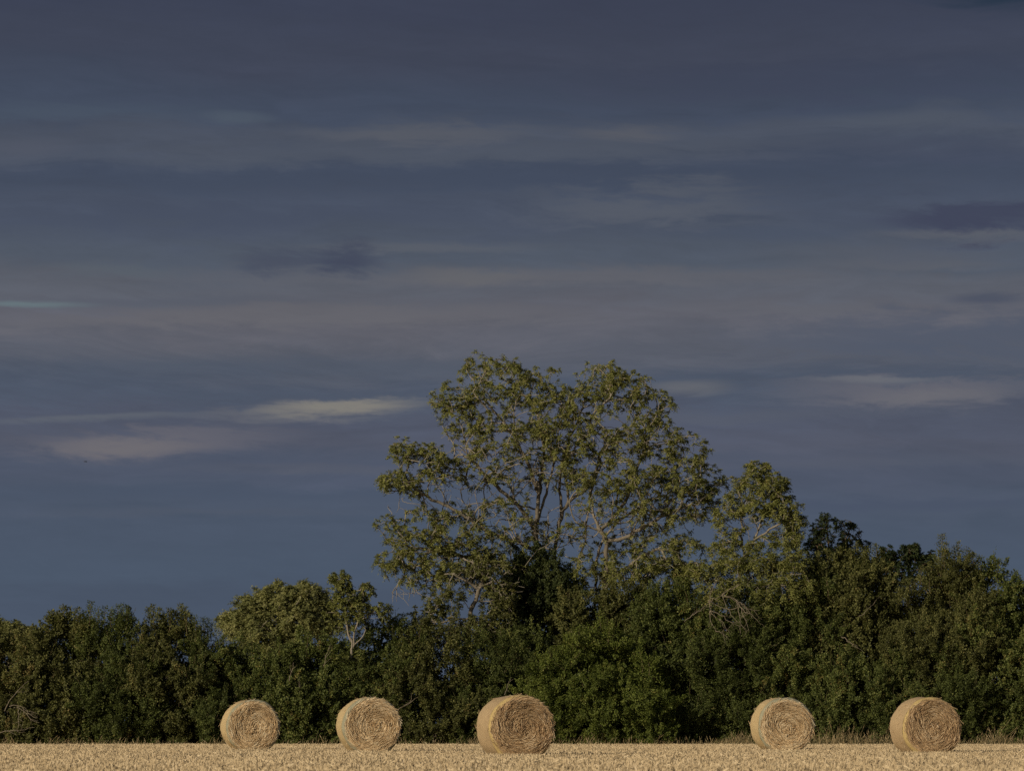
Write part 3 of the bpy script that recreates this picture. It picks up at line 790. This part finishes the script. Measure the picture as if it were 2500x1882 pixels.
# the gnarled hawthorn under the ash's left side
grown_tree('hawthorn_tree', 'gnarled hawthorn with bent pale trunk under the left side of the tall tree', 169.5,
           [([(1000, 1606, 0), (1005, 1450, 0), (1014, 1345, 0), (1016, 1318, 0), (1030, 1292, 0), (1034, 1272, 0)], .10, .08, False),
            ([(1034, 1272, 0), (1010, 1255, -.2), (985, 1245, -.3), (960, 1240, -.3)], .06, .025, True),
            ([(1034, 1272, 0), (1045, 1245, .1), (1030, 1220, .2), (1000, 1205, .2)], .06, .025, True),
            ([(1034, 1272, 0), (1070, 1255, 0), (1095, 1235, 0)], .05, .02, True),
            ([(1014, 1335, 0), (985, 1340, -.3), (950, 1345, -.4)], .03, .015, True)],
           [(960, 1300, 50, 36, -.2, 1.0, 44, .1), (1000, 1360, 70, 36, -.3, 1.0, 60, .1), (920, 1330, 40, 30, 0, .9, 30, .1), (1080, 1290, 50, 40, -.1, 1.0, 50, .1),
            (1060, 1350, 60, 36, -.3, 1.0, 50, .1), (1050, 1230, 56, 30, 0, 1.0, 40, .1), (930, 1390, 60, 26, -.1, .9, 24, .1), (990, 1245, 44, 24, 0, .9, 20, .1)],
           [(1030, 1240, 80, 46, 0, 1.0, 90, .1), (1080, 1270, 60, 50, 0, 1.0, 40, .1)], 25, 'olive', dict(k=9, m=7, rad=.17, ll=.065, lw=.042, tmean=.42), barkm='bark', seg=.15, curl=.3, mul=1.5, rtip=.006)

# far trees beyond the hedge, softer with distance
FD = 330.0
grown_tree('round_tree', 'rounded yellow-olive tree standing beyond the hedge above the leftmost bale', FD,
           [([(610, 1590, 0), (612, 1450, 0), (612, 1380, 0), (600, 1330, 0)], .35, .15, False),
            ([(612, 1400, 0), (650, 1350, 0), (670, 1310, 0)], .15, .06, True), ([(610, 1400, 0), (560, 1360, 0), (520, 1340, 0)], .15, .06, True)],
           [(600, 1295, 70, 36, 0, 2.0, 120, .2), (660, 1290, 50, 34, 0, 2.0, 80, .2), (550, 1315, 50, 36, 0, 2.0, 90, .2), (510, 1345, 36, 28, 0, 1.6, 44, .2), (645, 1340, 70, 40, -.8, 2.0, 100, .2),
            (570, 1360, 80, 34, -.8, 2.0, 90, .2), (700, 1330, 34, 50, 0, 1.6, 60, .2), (485, 1335, 14, 12, 0, .6, 8, .2), (610, 1400, 110, 34, -.4, 2.2, 80, .2)],
           [(620, 1340, 80, 60, -.5, 2.0, 60, .1)], 26, 'far', dict(k=16, m=8, rad=.6, ll=.16, lw=.095, tmean=.5), rtip=.018, seg=.5, group='trees beyond the hedge')
grown_tree('round_tree', 'far tree top just showing over the hedge in the left corner', FD,
           [([(20, 1590, 0), (20, 1450, 0), (22, 1390, 0)], .3, .12, False)],
           [(10, 1358, 40, 24, 0, 1.6, 50, .2), (50, 1372, 30, 20, 0, 1.4, 36, .2), (-20, 1352, 36, 24, 0, 1.5, 30, .2), (30, 1390, 60, 22, -.4, 1.6, 50, .2)], None, 27, 'far',
           dict(k=16, m=8, rad=.55, ll=.16, lw=.095, tmean=.45), rtip=.018, seg=.5, group='trees beyond the hedge')

# dark trees behind the right half
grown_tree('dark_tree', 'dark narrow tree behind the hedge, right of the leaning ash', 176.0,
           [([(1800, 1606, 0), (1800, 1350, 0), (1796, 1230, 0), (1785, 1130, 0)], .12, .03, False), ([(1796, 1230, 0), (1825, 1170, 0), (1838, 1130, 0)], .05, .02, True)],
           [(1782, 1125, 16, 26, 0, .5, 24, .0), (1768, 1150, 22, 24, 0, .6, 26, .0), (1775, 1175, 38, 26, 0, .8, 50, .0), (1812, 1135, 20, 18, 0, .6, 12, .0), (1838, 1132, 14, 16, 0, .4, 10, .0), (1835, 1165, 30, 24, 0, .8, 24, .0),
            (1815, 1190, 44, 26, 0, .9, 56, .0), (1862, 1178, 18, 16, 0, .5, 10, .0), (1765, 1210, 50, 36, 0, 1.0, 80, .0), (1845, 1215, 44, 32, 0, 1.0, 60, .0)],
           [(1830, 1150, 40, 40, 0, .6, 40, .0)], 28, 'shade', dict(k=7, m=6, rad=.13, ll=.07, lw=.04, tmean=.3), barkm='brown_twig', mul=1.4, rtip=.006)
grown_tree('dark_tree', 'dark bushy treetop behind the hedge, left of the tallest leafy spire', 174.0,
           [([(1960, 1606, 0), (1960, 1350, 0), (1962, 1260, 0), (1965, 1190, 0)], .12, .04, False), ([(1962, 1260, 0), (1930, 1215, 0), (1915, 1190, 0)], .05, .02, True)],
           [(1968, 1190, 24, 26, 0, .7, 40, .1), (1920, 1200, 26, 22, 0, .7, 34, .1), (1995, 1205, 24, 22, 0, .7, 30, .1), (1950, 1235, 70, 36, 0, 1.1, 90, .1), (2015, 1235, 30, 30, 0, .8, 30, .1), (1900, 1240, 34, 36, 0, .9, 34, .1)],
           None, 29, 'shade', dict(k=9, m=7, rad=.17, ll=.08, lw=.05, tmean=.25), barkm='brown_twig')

# ------------------------------------------------------------------ hedge bushes


def bush(name, label, x0, x1, tops, d, leafm, seed, depth=1.4, rr=(.42, .8), dens=62, shoot=(.16, .48), spires=(), sticks=(), stems=2,
         low=.25, leaf=.060, clumps=12.0, fan=False, tmean=.42, up=.65, inner=170, category='bush', tipblobs=True, group='bushes of the hedge', fill=1.0, floor=0.0, gap=0.0):
    rng = np.random.default_rng(seed)
    leaf *= [.84, 1.0, 1.22, .92, 1.1][seed % 5]; tmean += [-.05, .05, .0, .08, -.07][(seed * 3) % 5]
    s = px(d)
    tops = np.array(tops, float)
    bx = (x0 + x1) / 2
    loc = P(bx, 0, d); loc[2] = 0
    root = thing(name, label, category, loc, group)
    topz = lambda xx: CAMZ + (HOR - np.interp(xx, tops[:, 0], tops[:, 1]) * K) / FPX * d
    wid = (x1 - x0) * s
    hgt = float(np.mean(topz(np.linspace(x0, x1, 9))))
    r_m = (rr[0] + rr[1]) / 2
    nb = int(max(6, fill * 2.6 * wid * max(hgt - floor, 1) / (math.pi * r_m ** 2)))
    bl = []
    for q in range(nb):
        xx = x0 + (x1 - x0) * (q + rng.random()) / nb
        r = rng.uniform(*rr); tz = float(topz(xx))
        zlo = floor + r * .6
        z = zlo + (max(tz - r * 1.05 - .32, zlo) - zlo) * rng.random()
        edge = (z / max(tz, .1)) ** 3
        yy = d + rng.uniform(-.75, .9) * depth * .65 + edge * depth * .5
        bl.append(((xx * K - 1250) / FPX * yy, yy, z, r * rng.uniform(.85, 1.35), r, r * rng.uniform(.7, 1.1)))
    if tipblobs:
        for xx, yy_ in tops:
            if xx < x0 - 5 or xx > x1 + 5: continue
            r = rng.uniform(.26, .46)
            c = P(xx, yy_, d + rng.uniform(0, .7) * depth)
            bl.append((c[0], c[1], c[2] - r * 1.15, r, r * 1.1, r * 1.05))
    # skirts down to the ground
    for xx in np.arange(x0 - 12, x1 + 12, 34):
        yy = d + rng.uniform(-.1, .6); r = rng.uniform(.5, .75)
        bl.append(((xx * K - 1250) / FPX * yy, yy, rng.uniform(.25, .6), r, r, r * .9))
    bl = np.array(bl)
    area = 4 * np.pi * (bl[:, 3] * bl[:, 5])

    def inside(O, lim, own):
        near = np.zeros(len(O), bool)
        for q in range(len(bl)):
            dd = np.sum(((O - bl[q, :3]) / bl[q, 3:]) ** 2, 1)
            near |= (dd < lim) & (own != q)
        return near

    def hollow(O, leak):
        # bays and hollows that run deep into the bush, where only stray leaves catch the light
        f = np.sin(O[:, 0] * 2.5 + 1.6 * np.sin(O[:, 2] * 1.3 + seed)) * np.sin(O[:, 2] * 2.0 + 1.4 * np.sin(O[:, 0] * 1.7) + seed) + .55 * np.sin(O[:, 0] * 5.3 + 1.2 * np.sin(O[:, 2] * 2.7) + seed)
        high = O[:, 2] > .88 * topz((O[:, 0] / O[:, 1] * FPX + 1250) / K)
        return (f > -.28) | (rng.random(len(O)) < leak) | (high & (rng.random(len(O)) < .6)) | (O[:, 1] > d + .5 * depth)

    # clumps of leaves over the lumpy surface
    nc = int(area.sum() * clumps)
    bi = rng.choice(len(bl), nc, p=area / area.sum())
    v = nrm(rng.normal(0, 1, (nc, 3)) + np.array([0, -.35, .1]))
    O = bl[bi, :3] + v * bl[bi, 3:] * rng.uniform(.72, 1.06, nc)[:, None]
    ok = (O[:, 2] > .06) & ((v[:, 1] < .6) | (rng.random(nc) < .5)) & ~inside(O, .45, bi)
    ok &= hollow(O, .15)
    O, v, bi = O[ok], v[ok], bi[ok]; nc = len(O)
    # each clump is a leafy spray that leans out and up
    rc = rng.gamma(6, .0145, nc) + .045
    ax = nrm(v * np.array([.8, .8, .5]) + np.array([0, -.1, up * 1.05]) + rng.normal(0, .5, (nc, 3)))
    lc = rc * rng.uniform(2.0, 6.0, nc)
    ct = rng.normal(.03, .15, nc) + rng.normal(0, .06, len(bl))[bi]
    m_ = np.maximum(8, (dens * 23 * rc * lc ** .9).astype(int))
    ci = np.repeat(np.arange(nc), m_)
    N = len(ci)
    q = nrm(rng.normal(0, 1, (N, 3)) + v[ci] * .4)
    t = rng.random(N) ** .9
    wob_ = rng.normal(0, 1, (nc, 3)) * lc[:, None] * .10
    pos = O[ci] + ax[ci] * ((t - .35) * lc[ci])[:, None] + wob_[ci] * np.sin(np.pi * t)[:, None]
    pos = pos + q * (rc[ci] * rng.uniform(.4, 1.0, N) * (1.05 - .72 * t))[:, None]
    ld = nrm(q * .55 + ax[ci] * .35 + rng.normal(0, .5, (N, 3)))
    U = nrm(q * .65 + v[ci] * .35 + np.array([0, -.15, .25]) + rng.normal(0, .38, (N, 3)))
    tint = np.clip(tmean + ct[ci] + rng.normal(0, .19, N) + (rng.random(nc) > .985)[ci] * .4, 0, 1)
    L = leaf * rng.uniform(.7, 1.3, N)
    sel = pos[:, 2] > .03
    if gap: sel &= (rng.random(nc) > gap)[ci]
    parts = [leaves(pos[sel], ld[sel], U[sel], L[sel], L[sel] * rng.uniform(.55, .8, sel.sum()), tint[sel])]

    # leafy shoots that stick out
    n = int(area.sum() * dens * .15)
    bi = rng.choice(len(bl), n, p=area / area.sum())
    v = nrm(rng.normal(0, 1, (n, 3)) + np.array([0, -.2, .35]))
    O = bl[bi, :3] + v * bl[bi, 3:] * rng.uniform(.8, 1.05, n)[:, None]
    ok = (O[:, 2] > .08) & (v[:, 1] < .55) & ~inside(O, .6, bi) & hollow(O, .25)
    O, v, bi = O[ok], v[ok], bi[ok]; n = len(O)
    dirs = nrm(v * .9 + np.array([0, -.05, up]) + rng.normal(0, .45, (n, 3)))
    ln = rng.uniform(*shoot, n) * rng.choice([.8, 1.0, 1.25], n) * (0.75 + .5 * (v[:, 2] > .3))
    k = 13
    tt = (np.arange(k) + rng.random((n, k))) / k
    pos = O[:, None] + dirs[:, None] * (ln[:, None] * tt)[..., None]
    pos[..., 2] -= .10 * (ln[:, None] * tt ** 2)
    ld = nrm(dirs[:, None] * .55 + rng.normal(0, .65, (n, k, 3)))
    U = nrm(rng.normal(0, .5, (n, k, 3)) + v[:, None] * .5 + np.array([-.1, -.3, .5]))
    tint = np.clip(tmean + rng.normal(0, .14, (n, 1)) + rng.normal(0, .11, (n, k)) + (rng.random((n, 1)) > .985) * .4, 0, 1)
    L = (leaf * rng.uniform(.7, 1.25, (n, k)) * (1.1 - .35 * tt)).ravel()
    parts.append(leaves(pos.reshape(-1, 3), ld.reshape(-1, 3), U.reshape(-1, 3), L, L * rng.uniform(.55, .8, len(L)), tint.ravel()))
    # larger inner leaves, also through the depth of the hedge behind
    bk = []
    if inner:
        for xx in np.arange(x0 - 10, x1 + 10, 24):
            tz = float(topz(xx)) - .30
            for z in np.arange(max(floor, .2), tz - .35, .62):
                for yy in (d + depth * rng.uniform(.5, .9), d + depth * rng.uniform(1.1, 1.6)): bk.append((((xx + rng.uniform(-9, 9)) * K - 1250) / FPX * yy, yy, min(z + rng.uniform(-.15, .15), tz - .45), .62, .5, .55))
    if bk and gap: bk = [b_ for b_ in bk if b_[2] < 3.1]
    if bk: bl = np.concatenate([bl, np.array(bk)])
    vol = (4.19 * bl[:, 3] * bl[:, 4] * bl[:, 5])
    m = int(vol.sum() * inner)
    if m:
        bi2 = rng.choice(len(bl), m, p=vol / vol.sum())
        q = nrm(rng.normal(0, 1, (m, 3))) * (rng.random(m) ** (1 / 3) * .78)[:, None]
        O2 = bl[bi2, :3] + q * bl[bi2, 3:]; O2 = O2[(O2[:, 2] > .05) & hollow(O2, .08)]; m = len(O2)
        L2 = rng.uniform(.10, .17, m)
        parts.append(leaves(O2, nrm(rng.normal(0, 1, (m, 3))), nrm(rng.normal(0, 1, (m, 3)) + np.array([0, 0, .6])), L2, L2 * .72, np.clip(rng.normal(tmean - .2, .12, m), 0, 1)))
    tw = []
    # upright leafy spires
    auto = []
    for q in range(int((x1 - x0) / 13)):
        sx = rng.uniform(x0 + 4, x1 - 4); ty = float(np.interp(sx, tops[:, 0], tops[:, 1])); hh = rng.gamma(4, 4.2)
        auto.append((sx, ty + 8 - hh, ty + 34, rng.normal(0, 7)))
    for sx, sy, sb, lean in list(spires) + auto:
        a = P(sx + lean, sb, d + rng.uniform(.1, .8)); b = P(sx, sy, a[1])
        ln_ = wander(a, b, 8, rng, .03); tw.append(ln_)
        hh = np.linalg.norm(b - a); kk = int(hh * 260)
        t_ = rng.random(kk) ** .85
        pp = np.stack([np.interp(t_, np.linspace(0, 1, 9), ln_[:, q]) for q in range(3)], 1)
        spread = (.22 * (1 - t_) + .085)[:, None]
        rv = rng.normal(0, 1, (kk, 3)) * np.array([1, 1, .5])
        pp = pp + rv * spread * .55
        Ls = leaf * rng.uniform(.95, 1.5, kk) * (1.1 - .3 * t_)
        parts.append(leaves(pp, nrm(rv + np.array([0, 0, .9])), nrm(rng.normal(0, .6, (kk, 3)) + np.array([0, -.4, 1])), Ls, Ls * .65, np.clip(rng.normal(tmean + .05, .16, kk), 0, 1)))
    nleaf = sum(len(p_[1]) for p_ in parts)
    idx = rng.choice(n, min(n, int(n * .35)), replace=False)
    parts.append(frusta(O[idx] - dirs[idx] * .12, O[idx] + dirs[idx] * (ln[idx] * .95)[:, None], np.full(len(idx), .007), np.full(len(idx), .003), None, 4))
    if tw: parts.append(poly_tubes(tw, .014, .005, .5, 4))
    V, F, T = cat(parts)
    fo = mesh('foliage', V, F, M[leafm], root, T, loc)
    fo.data.materials.append(M['brown_twig'])
    mi = np.zeros(len(F), np.int32); mi[nleaf:] = 1
    fo.data.polygons.foreach_set('material_index', mi)
    for q in range(stems):
        g0 = np.array([rng.uniform(bl[:, 0].min() * .6 + bl[:, 0].max() * .4, bl[:, 0].max() * .6 + bl[:, 0].min() * .4), d + rng.normal(.4, .3), 0.0])
        t_ = bl[rng.integers(len(bl)), :3]
        V, F, T = poly_tubes([wander(g0, t_, 7, rng, .06)], .035, .010, .5, 5)
        mesh('stem', V, F, M['brown_twig'], root, None, loc)
    lines = []
    for a, b in sticks:
        o1, o2 = (0, 0) if fan else rng.uniform(-.3, .2, 2)
        l_ = wander(P(a[0], a[1], d - 1.25 + o1), P(b[0], b[1], d - (1.25 if fan else 1.4) + o2), 9, rng, .05)
        l_[1:-1] += rng.normal(0, .018, (8, 3))
        tws = []
        for q in rng.choice(np.arange(3, 9), 4, replace=False):   # broken side twigs
            e_ = l_[q] + nrm((l_[q + 1] - l_[q - 1]) + rng.normal(0, .8, 3) * np.linalg.norm(l_[q + 1] - l_[q - 1])) * rng.uniform(.15, .45)
            tws.append(wander(l_[q], e_, 3, rng, .08))
        lines.append((l_, tws))
    for L_ in ([lines] if fan and lines else [[l_] for l_ in lines]):
        V, F, T = cat([poly_tubes([l_[0] for l_ in L_], .015, .005, .5, 5), poly_tubes([t_ for l_ in L_ for t_ in l_[1]], .007, .003, .5, 4)])
        mesh('bare_branch', V, F, M['twig'], root, None, loc)
    return root


HD = 167.5
bush('hedge_bush', 'olive-brown bush at the left end of the hedge with bare sticks showing', -70, 95,
     [(-70, 1365), (-20, 1362), (30, 1380), (70, 1374), (95, 1390)], HD, 'olive', 41, tmean=.35,
     sticks=[((10, 1535), (62, 1470)), ((20, 1525), (80, 1550)), ((38, 1525), (38, 1580)), ((0, 1582), (75, 1570)), ((30, 1528), (85, 1560))])
bush('hedge_bush', 'bush with thin pale feathery top twigs, second from the left end of the hedge', 75, 200,
     [(75, 1390), (92, 1362), (110, 1345), (140, 1332), (165, 1348), (185, 1374), (200, 1380)], HD, 'olive', 42, tmean=.30, shoot=(.2, .62), up=.9,
     spires=[(104, 1330, 1372, 4), (112, 1318, 1365, 6), (138, 1308, 1365, 4), (152, 1312, 1365, 2), (168, 1312, 1365, -4), (126, 1322, 1370, 0)])
bush('hedge_bush', 'dark green bush with upright leafy shoots, between two lacy-topped bushes', 185, 318,
     [(185, 1370), (200, 1348), (222, 1346), (238, 1382), (255, 1338), (275, 1334), (300, 1370), (318, 1380)], HD - .3, 'hawthorn', 43, tmean=.36, up=.95,
     spires=[(197, 1298, 1350, -4), (213, 1312, 1350, -4), (228, 1310, 1350, -3), (255, 1306, 1360, 0), (276, 1310, 1360, -4), (266, 1305, 1355, 0), (240, 1318, 1355, 0)])
bush('hedge_bush', 'bush with airy brownish lace-like top left of the rounded far tree', 308, 430,
     [(308, 1385), (322, 1352), (345, 1342), (370, 1358), (395, 1342), (412, 1362), (430, 1400)], HD, 'olive', 44, tmean=.34, up=.8, shoot=(.2, .6), gap=.15,
     spires=[(322, 1312, 1360, 2), (330, 1306, 1360, 3), (345, 1314, 1360, 0), (365, 1314, 1365, 0), (390, 1304, 1362, 3), (398, 1310, 1360, 0), (405, 1322, 1370, 0), (380, 1318, 1362, 0)])
bush('hedge_bush', 'low dark bush with three thin upright shoots beside the rounded far tree', 415, 505,
     [(415, 1392), (430, 1384), (450, 1386), (470, 1396), (490, 1400), (505, 1404)], HD - .2, 'hawthorn', 45, tmean=.3,
     spires=[(421, 1330, 1385, 0), (438, 1332, 1385, 1), (447, 1335, 1385, 0), (456, 1345, 1385, 0)])
bush('hedge_bush', 'dense dark green bush right behind the leftmost bale', 485, 640,
     [(485, 1402), (510, 1395), (545, 1402), (580, 1404), (610, 1398), (640, 1412)], HD, 'hawthorn', 46, tmean=.4)
bush('hedge_bush', 'bush with a thin pale upright stem between the two leftmost bales', 615, 775,
     [(615, 1396), (650, 1390), (690, 1385), (720, 1390), (755, 1400)], HD, 'hawthorn', 47, tmean=.38,
     sticks=[((642, 1545), (646, 1462)), ((625, 1470), (634, 1430)), ((700, 1440), (712, 1400))])
bush('hedge_bush', 'bush behind the second bale from the left, right of the pale forked trunk', 745, 905,
     [(745, 1410), (768, 1400), (795, 1355), (825, 1330), (850, 1335), (870, 1350), (905, 1372)], HD + .3, 'hawthorn', 48, tmean=.42,
     sticks=[((850, 1545), (905, 1500))])
bush('hedge_bush', 'loose bush with bluish sky showing through it, under the drooping left branches', 880, 1030,
     [(880, 1352), (915, 1342), (950, 1352), (985, 1362), (1030, 1372)], HD, 'olive', 49, tmean=.30, gap=.12, inner=70)
bush('hedge_bush', 'bush with a slanting pale stick directly behind the largest bale', 1010, 1165,
     [(1010, 1385), (1040, 1370), (1080, 1372), (1120, 1365), (1165, 1360)], HD, 'hawthorn', 50, tmean=.36,
     sticks=[((1075, 1575), (1118, 1530)), ((1090, 1500), (1100, 1470))])
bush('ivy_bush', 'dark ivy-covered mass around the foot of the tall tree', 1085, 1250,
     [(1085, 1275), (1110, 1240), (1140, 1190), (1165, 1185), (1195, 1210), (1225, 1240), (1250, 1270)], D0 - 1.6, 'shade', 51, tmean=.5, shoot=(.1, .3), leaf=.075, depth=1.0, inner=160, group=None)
bush('hedge_bush', 'brownish bush in deep shade below the leaning stem of the tall tree', 1225, 1400,
     [(1225, 1290), (1260, 1275), (1300, 1285), (1340, 1270), (1370, 1275), (1400, 1290)], HD + 2.0, 'olive', 52, tmean=.28)
bush('hedge_bush', 'bright fresh-green rounded bush bulging forward right of the largest bale', 1140, 1425,
     [(1140, 1465), (1165, 1430), (1200, 1398), (1240, 1365), (1280, 1350), (1320, 1352), (1360, 1380), (1395, 1420), (1425, 1455)], HD - 1.6, 'bright', 53, tmean=.5, depth=1.5, shoot=(.12, .36))
bush('hedge_bush', 'dark bush filling the hedge between the bright green bush and the bare branches', 1385, 1535,
     [(1385, 1300), (1420, 1275), (1450, 1262), (1480, 1270), (1510, 1290), (1535, 1310)], HD + .9, 'hawthorn', 54, tmean=.36)
dead = [((1478, 1342), (1532, 1300)), ((1532, 1300), (1560, 1285)), ((1532, 1300), (1535, 1318)), ((1535, 1318), (1545, 1362)), ((1560, 1285), (1590, 1295)), ((1532, 1300), (1600, 1310)), ((1560, 1285), (1640, 1318)), ((1535, 1318), (1598, 1352)), ((1560, 1285), (1612, 1358)),
        ((1590, 1295), (1600, 1365)), ((1590, 1295), (1640, 1345)), ((1535, 1318), (1570, 1366)), ((1530, 1300), (1545, 1255)), ((1560, 1285), (1600, 1262)), ((1545, 1362), (1575, 1380)), ((1590, 1295), (1625, 1335)), ((1600, 1310), (1618, 1362))]
bush('hedge_bush', 'bush with a fan of bare grey dead branches hanging out of its top', 1500, 1665,
     [(1500, 1292), (1540, 1278), (1580, 1272), (1620, 1268), (1665, 1280)], HD, 'hawthorn', 55, tmean=.34, sticks=dead, fan=True)
bush('hedge_bush', 'dense bush directly behind the fourth bale from the left', 1630, 1790,
     [(1630, 1345), (1665, 1310), (1700, 1290), (1740, 1270), (1790, 1255)], HD, 'hawthorn', 56, tmean=.36)
bush('hedge_bush', 'tall bush with olive upper shoots below the dark narrow tree', 1735, 1915,
     [(1735, 1250), (1765, 1228), (1800, 1212), (1830, 1198), (1860, 1210), (1890, 1214), (1915, 1245)], HD + .8, 'olive', 57, tmean=.30,
     spires=[(1892, 1176, 1225, 0), (1850, 1172, 1215, 0), (1815, 1180, 1220, 0)], sticks=[((1818, 1375), (1850, 1400)), ((1815, 1440), (1800, 1500)), ((1855, 1330), (1890, 1300))])
bush('hawthorn_bush', 'tall pale-green hawthorn with upright leafy spires, left of the right edge', 1925, 2110,
     [(1925, 1285), (1955, 1264), (1985, 1252), (2020, 1240), (2045, 1208), (2070, 1212), (2095, 1225), (2110, 1250)], HD + .1, 'olive', 58, tmean=.42, up=.9, depth=1.6,
     spires=[(2037, 1152, 1220, -6), (2044, 1170, 1225, -4), (2070, 1170, 1225, 0), (2088, 1182, 1230, 2), (2098, 1190, 1230, 6), (2060, 1182, 1225, 0), (1990, 1222, 1262, 0)])
bush('hedge_bush', 'bush at the right end of the hedge with small clumps along its top', 2095, 2285,
     [(2095, 1258), (2120, 1228), (2150, 1215), (2175, 1245), (2200, 1258), (2230, 1285), (2285, 1290)], HD, 'hawthorn', 59, tmean=.46,
     spires=[(2118, 1203, 1245, 0), (2145, 1200, 1240, 0), (2192, 1232, 1262, 0)])
bush('hedge_bush', 'low bush bulging forward behind the rightmost bale', 1905, 2095,
     [(1905, 1440), (1945, 1405), (1990, 1385), (2030, 1390), (2065, 1410), (2095, 1440)], HD - .9, 'hawthorn', 60, tmean=.42, depth=1.2)
bush('hedge_bush', 'low dark bush in front of the hedge between the two rightmost bales', 1760, 1910,
     [(1760, 1455), (1800, 1425), (1840, 1420), (1880, 1430), (1910, 1450)], HD - .8, 'hawthorn', 61, tmean=.34, depth=1.1)

# ------------------------------------------------------------------ dry grass at the foot of the hedge
def make_grass():
    rng = np.random.default_rng(77)
    n = 34000
    x = rng.uniform(-19.5, 19.5, n)
    xx = (x / 164 * FPX + 1250) / K
    dens = np.interp(xx, [-60, 450, 600, 900, 1130, 1250, 1500, 1760, 1900, 2080, 2270], [.16, .16, .18, .20, .25, .32, .5, .9, .9, .75, .7])
    clump = .5 + .5 * np.sin(x * 2.1 + np.sin(x * .7) * 3)
    keep = rng.random(n) < .46 * dens * (.35 + .65 * clump)
    x, dens, clump = x[keep], dens[keep], clump[keep]; n = len(x)
    y = rng.uniform(164.2, 166.9, n)
    h = rng.gamma(4, .070, n) * (.35 + .55 * dens) * (.7 + .5 * clump) + .08
    lean = rng.normal(.10, .22, n); bend = rng.normal(0, .12, n)
    b = np.stack([x, y, np.zeros(n)], 1)
    m_ = b + np.stack([lean * h * .45, bend * h * .4, h * .6], 1)
    t = b + np.stack([lean * h * 1.25, bend * h, h], 1)
    tint = np.clip(rng.normal(.42, .30, n) + .12 * clump, 0, 1)
    wd = rng.uniform(.005, .011, n)
    V, F, T = frusta(np.concatenate([b, m_]), np.concatenate([m_, t]), np.concatenate([wd, wd * .8]), np.concatenate([wd * .8, wd * .5]), np.tile(tint, 2), 3)
    # seed heads
    sel = rng.random(n) < .35
    hd = nrm(t[sel] - m_[sel]); k = sel.sum()
    V2, F2, T2 = frusta(t[sel] - hd * .02, t[sel] + hd * .10, np.full(k, .012), np.full(k, .003), np.clip(tint[sel] + .15, 0, 1), 3)
    V, F, T = cat([(V, F, T), (V2, F2, T2)])
    o = mesh('dry_grass', V, F, M['dry_grass'], tint=T)
    o['kind'] = 'stuff'; o['label'] = 'tall dry grass along the foot of the hedge'; o['category'] = 'grass'


make_grass()

# ------------------------------------------------------------------ a far bird
M['bird'] = plain_mat('dark_feathers', [(.3, (.03, .03, .035)), (.7, (.06, .06, .065))], bump=0)
bp = P(185, 997, 700.0)
bo = thing('bird', 'tiny dark bird far off in the sky left of the tall tree', 'bird', bp)
sec = [(-.22, .012, .012), (-.14, .045, .04), (0, .07, .065), (.12, .05, .05), (.20, .045, .045), (.26, .012, .012)]
an = np.linspace(0, 2 * np.pi, 10, endpoint=False)
V = np.concatenate([np.stack([np.full(10, s_[0]), np.cos(an) * s_[1], np.sin(an) * s_[2]], 1) for s_ in sec])
i = np.arange(10); j = (i + 1) % 10
F = np.concatenate([np.stack([i + q * 10, j + q * 10, j + q * 10 + 10, i + q * 10 + 10], 1) for q in range(5)])
mesh('body', V, F, M['bird'], bo, smooth=True)
for s_ in (-1, 1):
    st_ = [(.04, .10, .02), (.20, .11, .07), (.40, .07, .02)]
    V = []
    for yy, ch, zz in st_:
        sw = yy * .25
        V += [(ch - sw, s_ * yy, zz), (-ch - sw, s_ * yy, zz), (-sw, s_ * yy, zz + .015)]
    V = np.array(V)
    F = np.array([[q * 3 + a, q * 3 + b, q * 3 + 3 + b, q * 3 + 3 + a] for q in range(2) for a, b in ((0, 1), (1, 2), (2, 0))])
    mesh('wing', V, F, M['bird'], bo)
bo.rotation_euler = (0, 0, R(35))
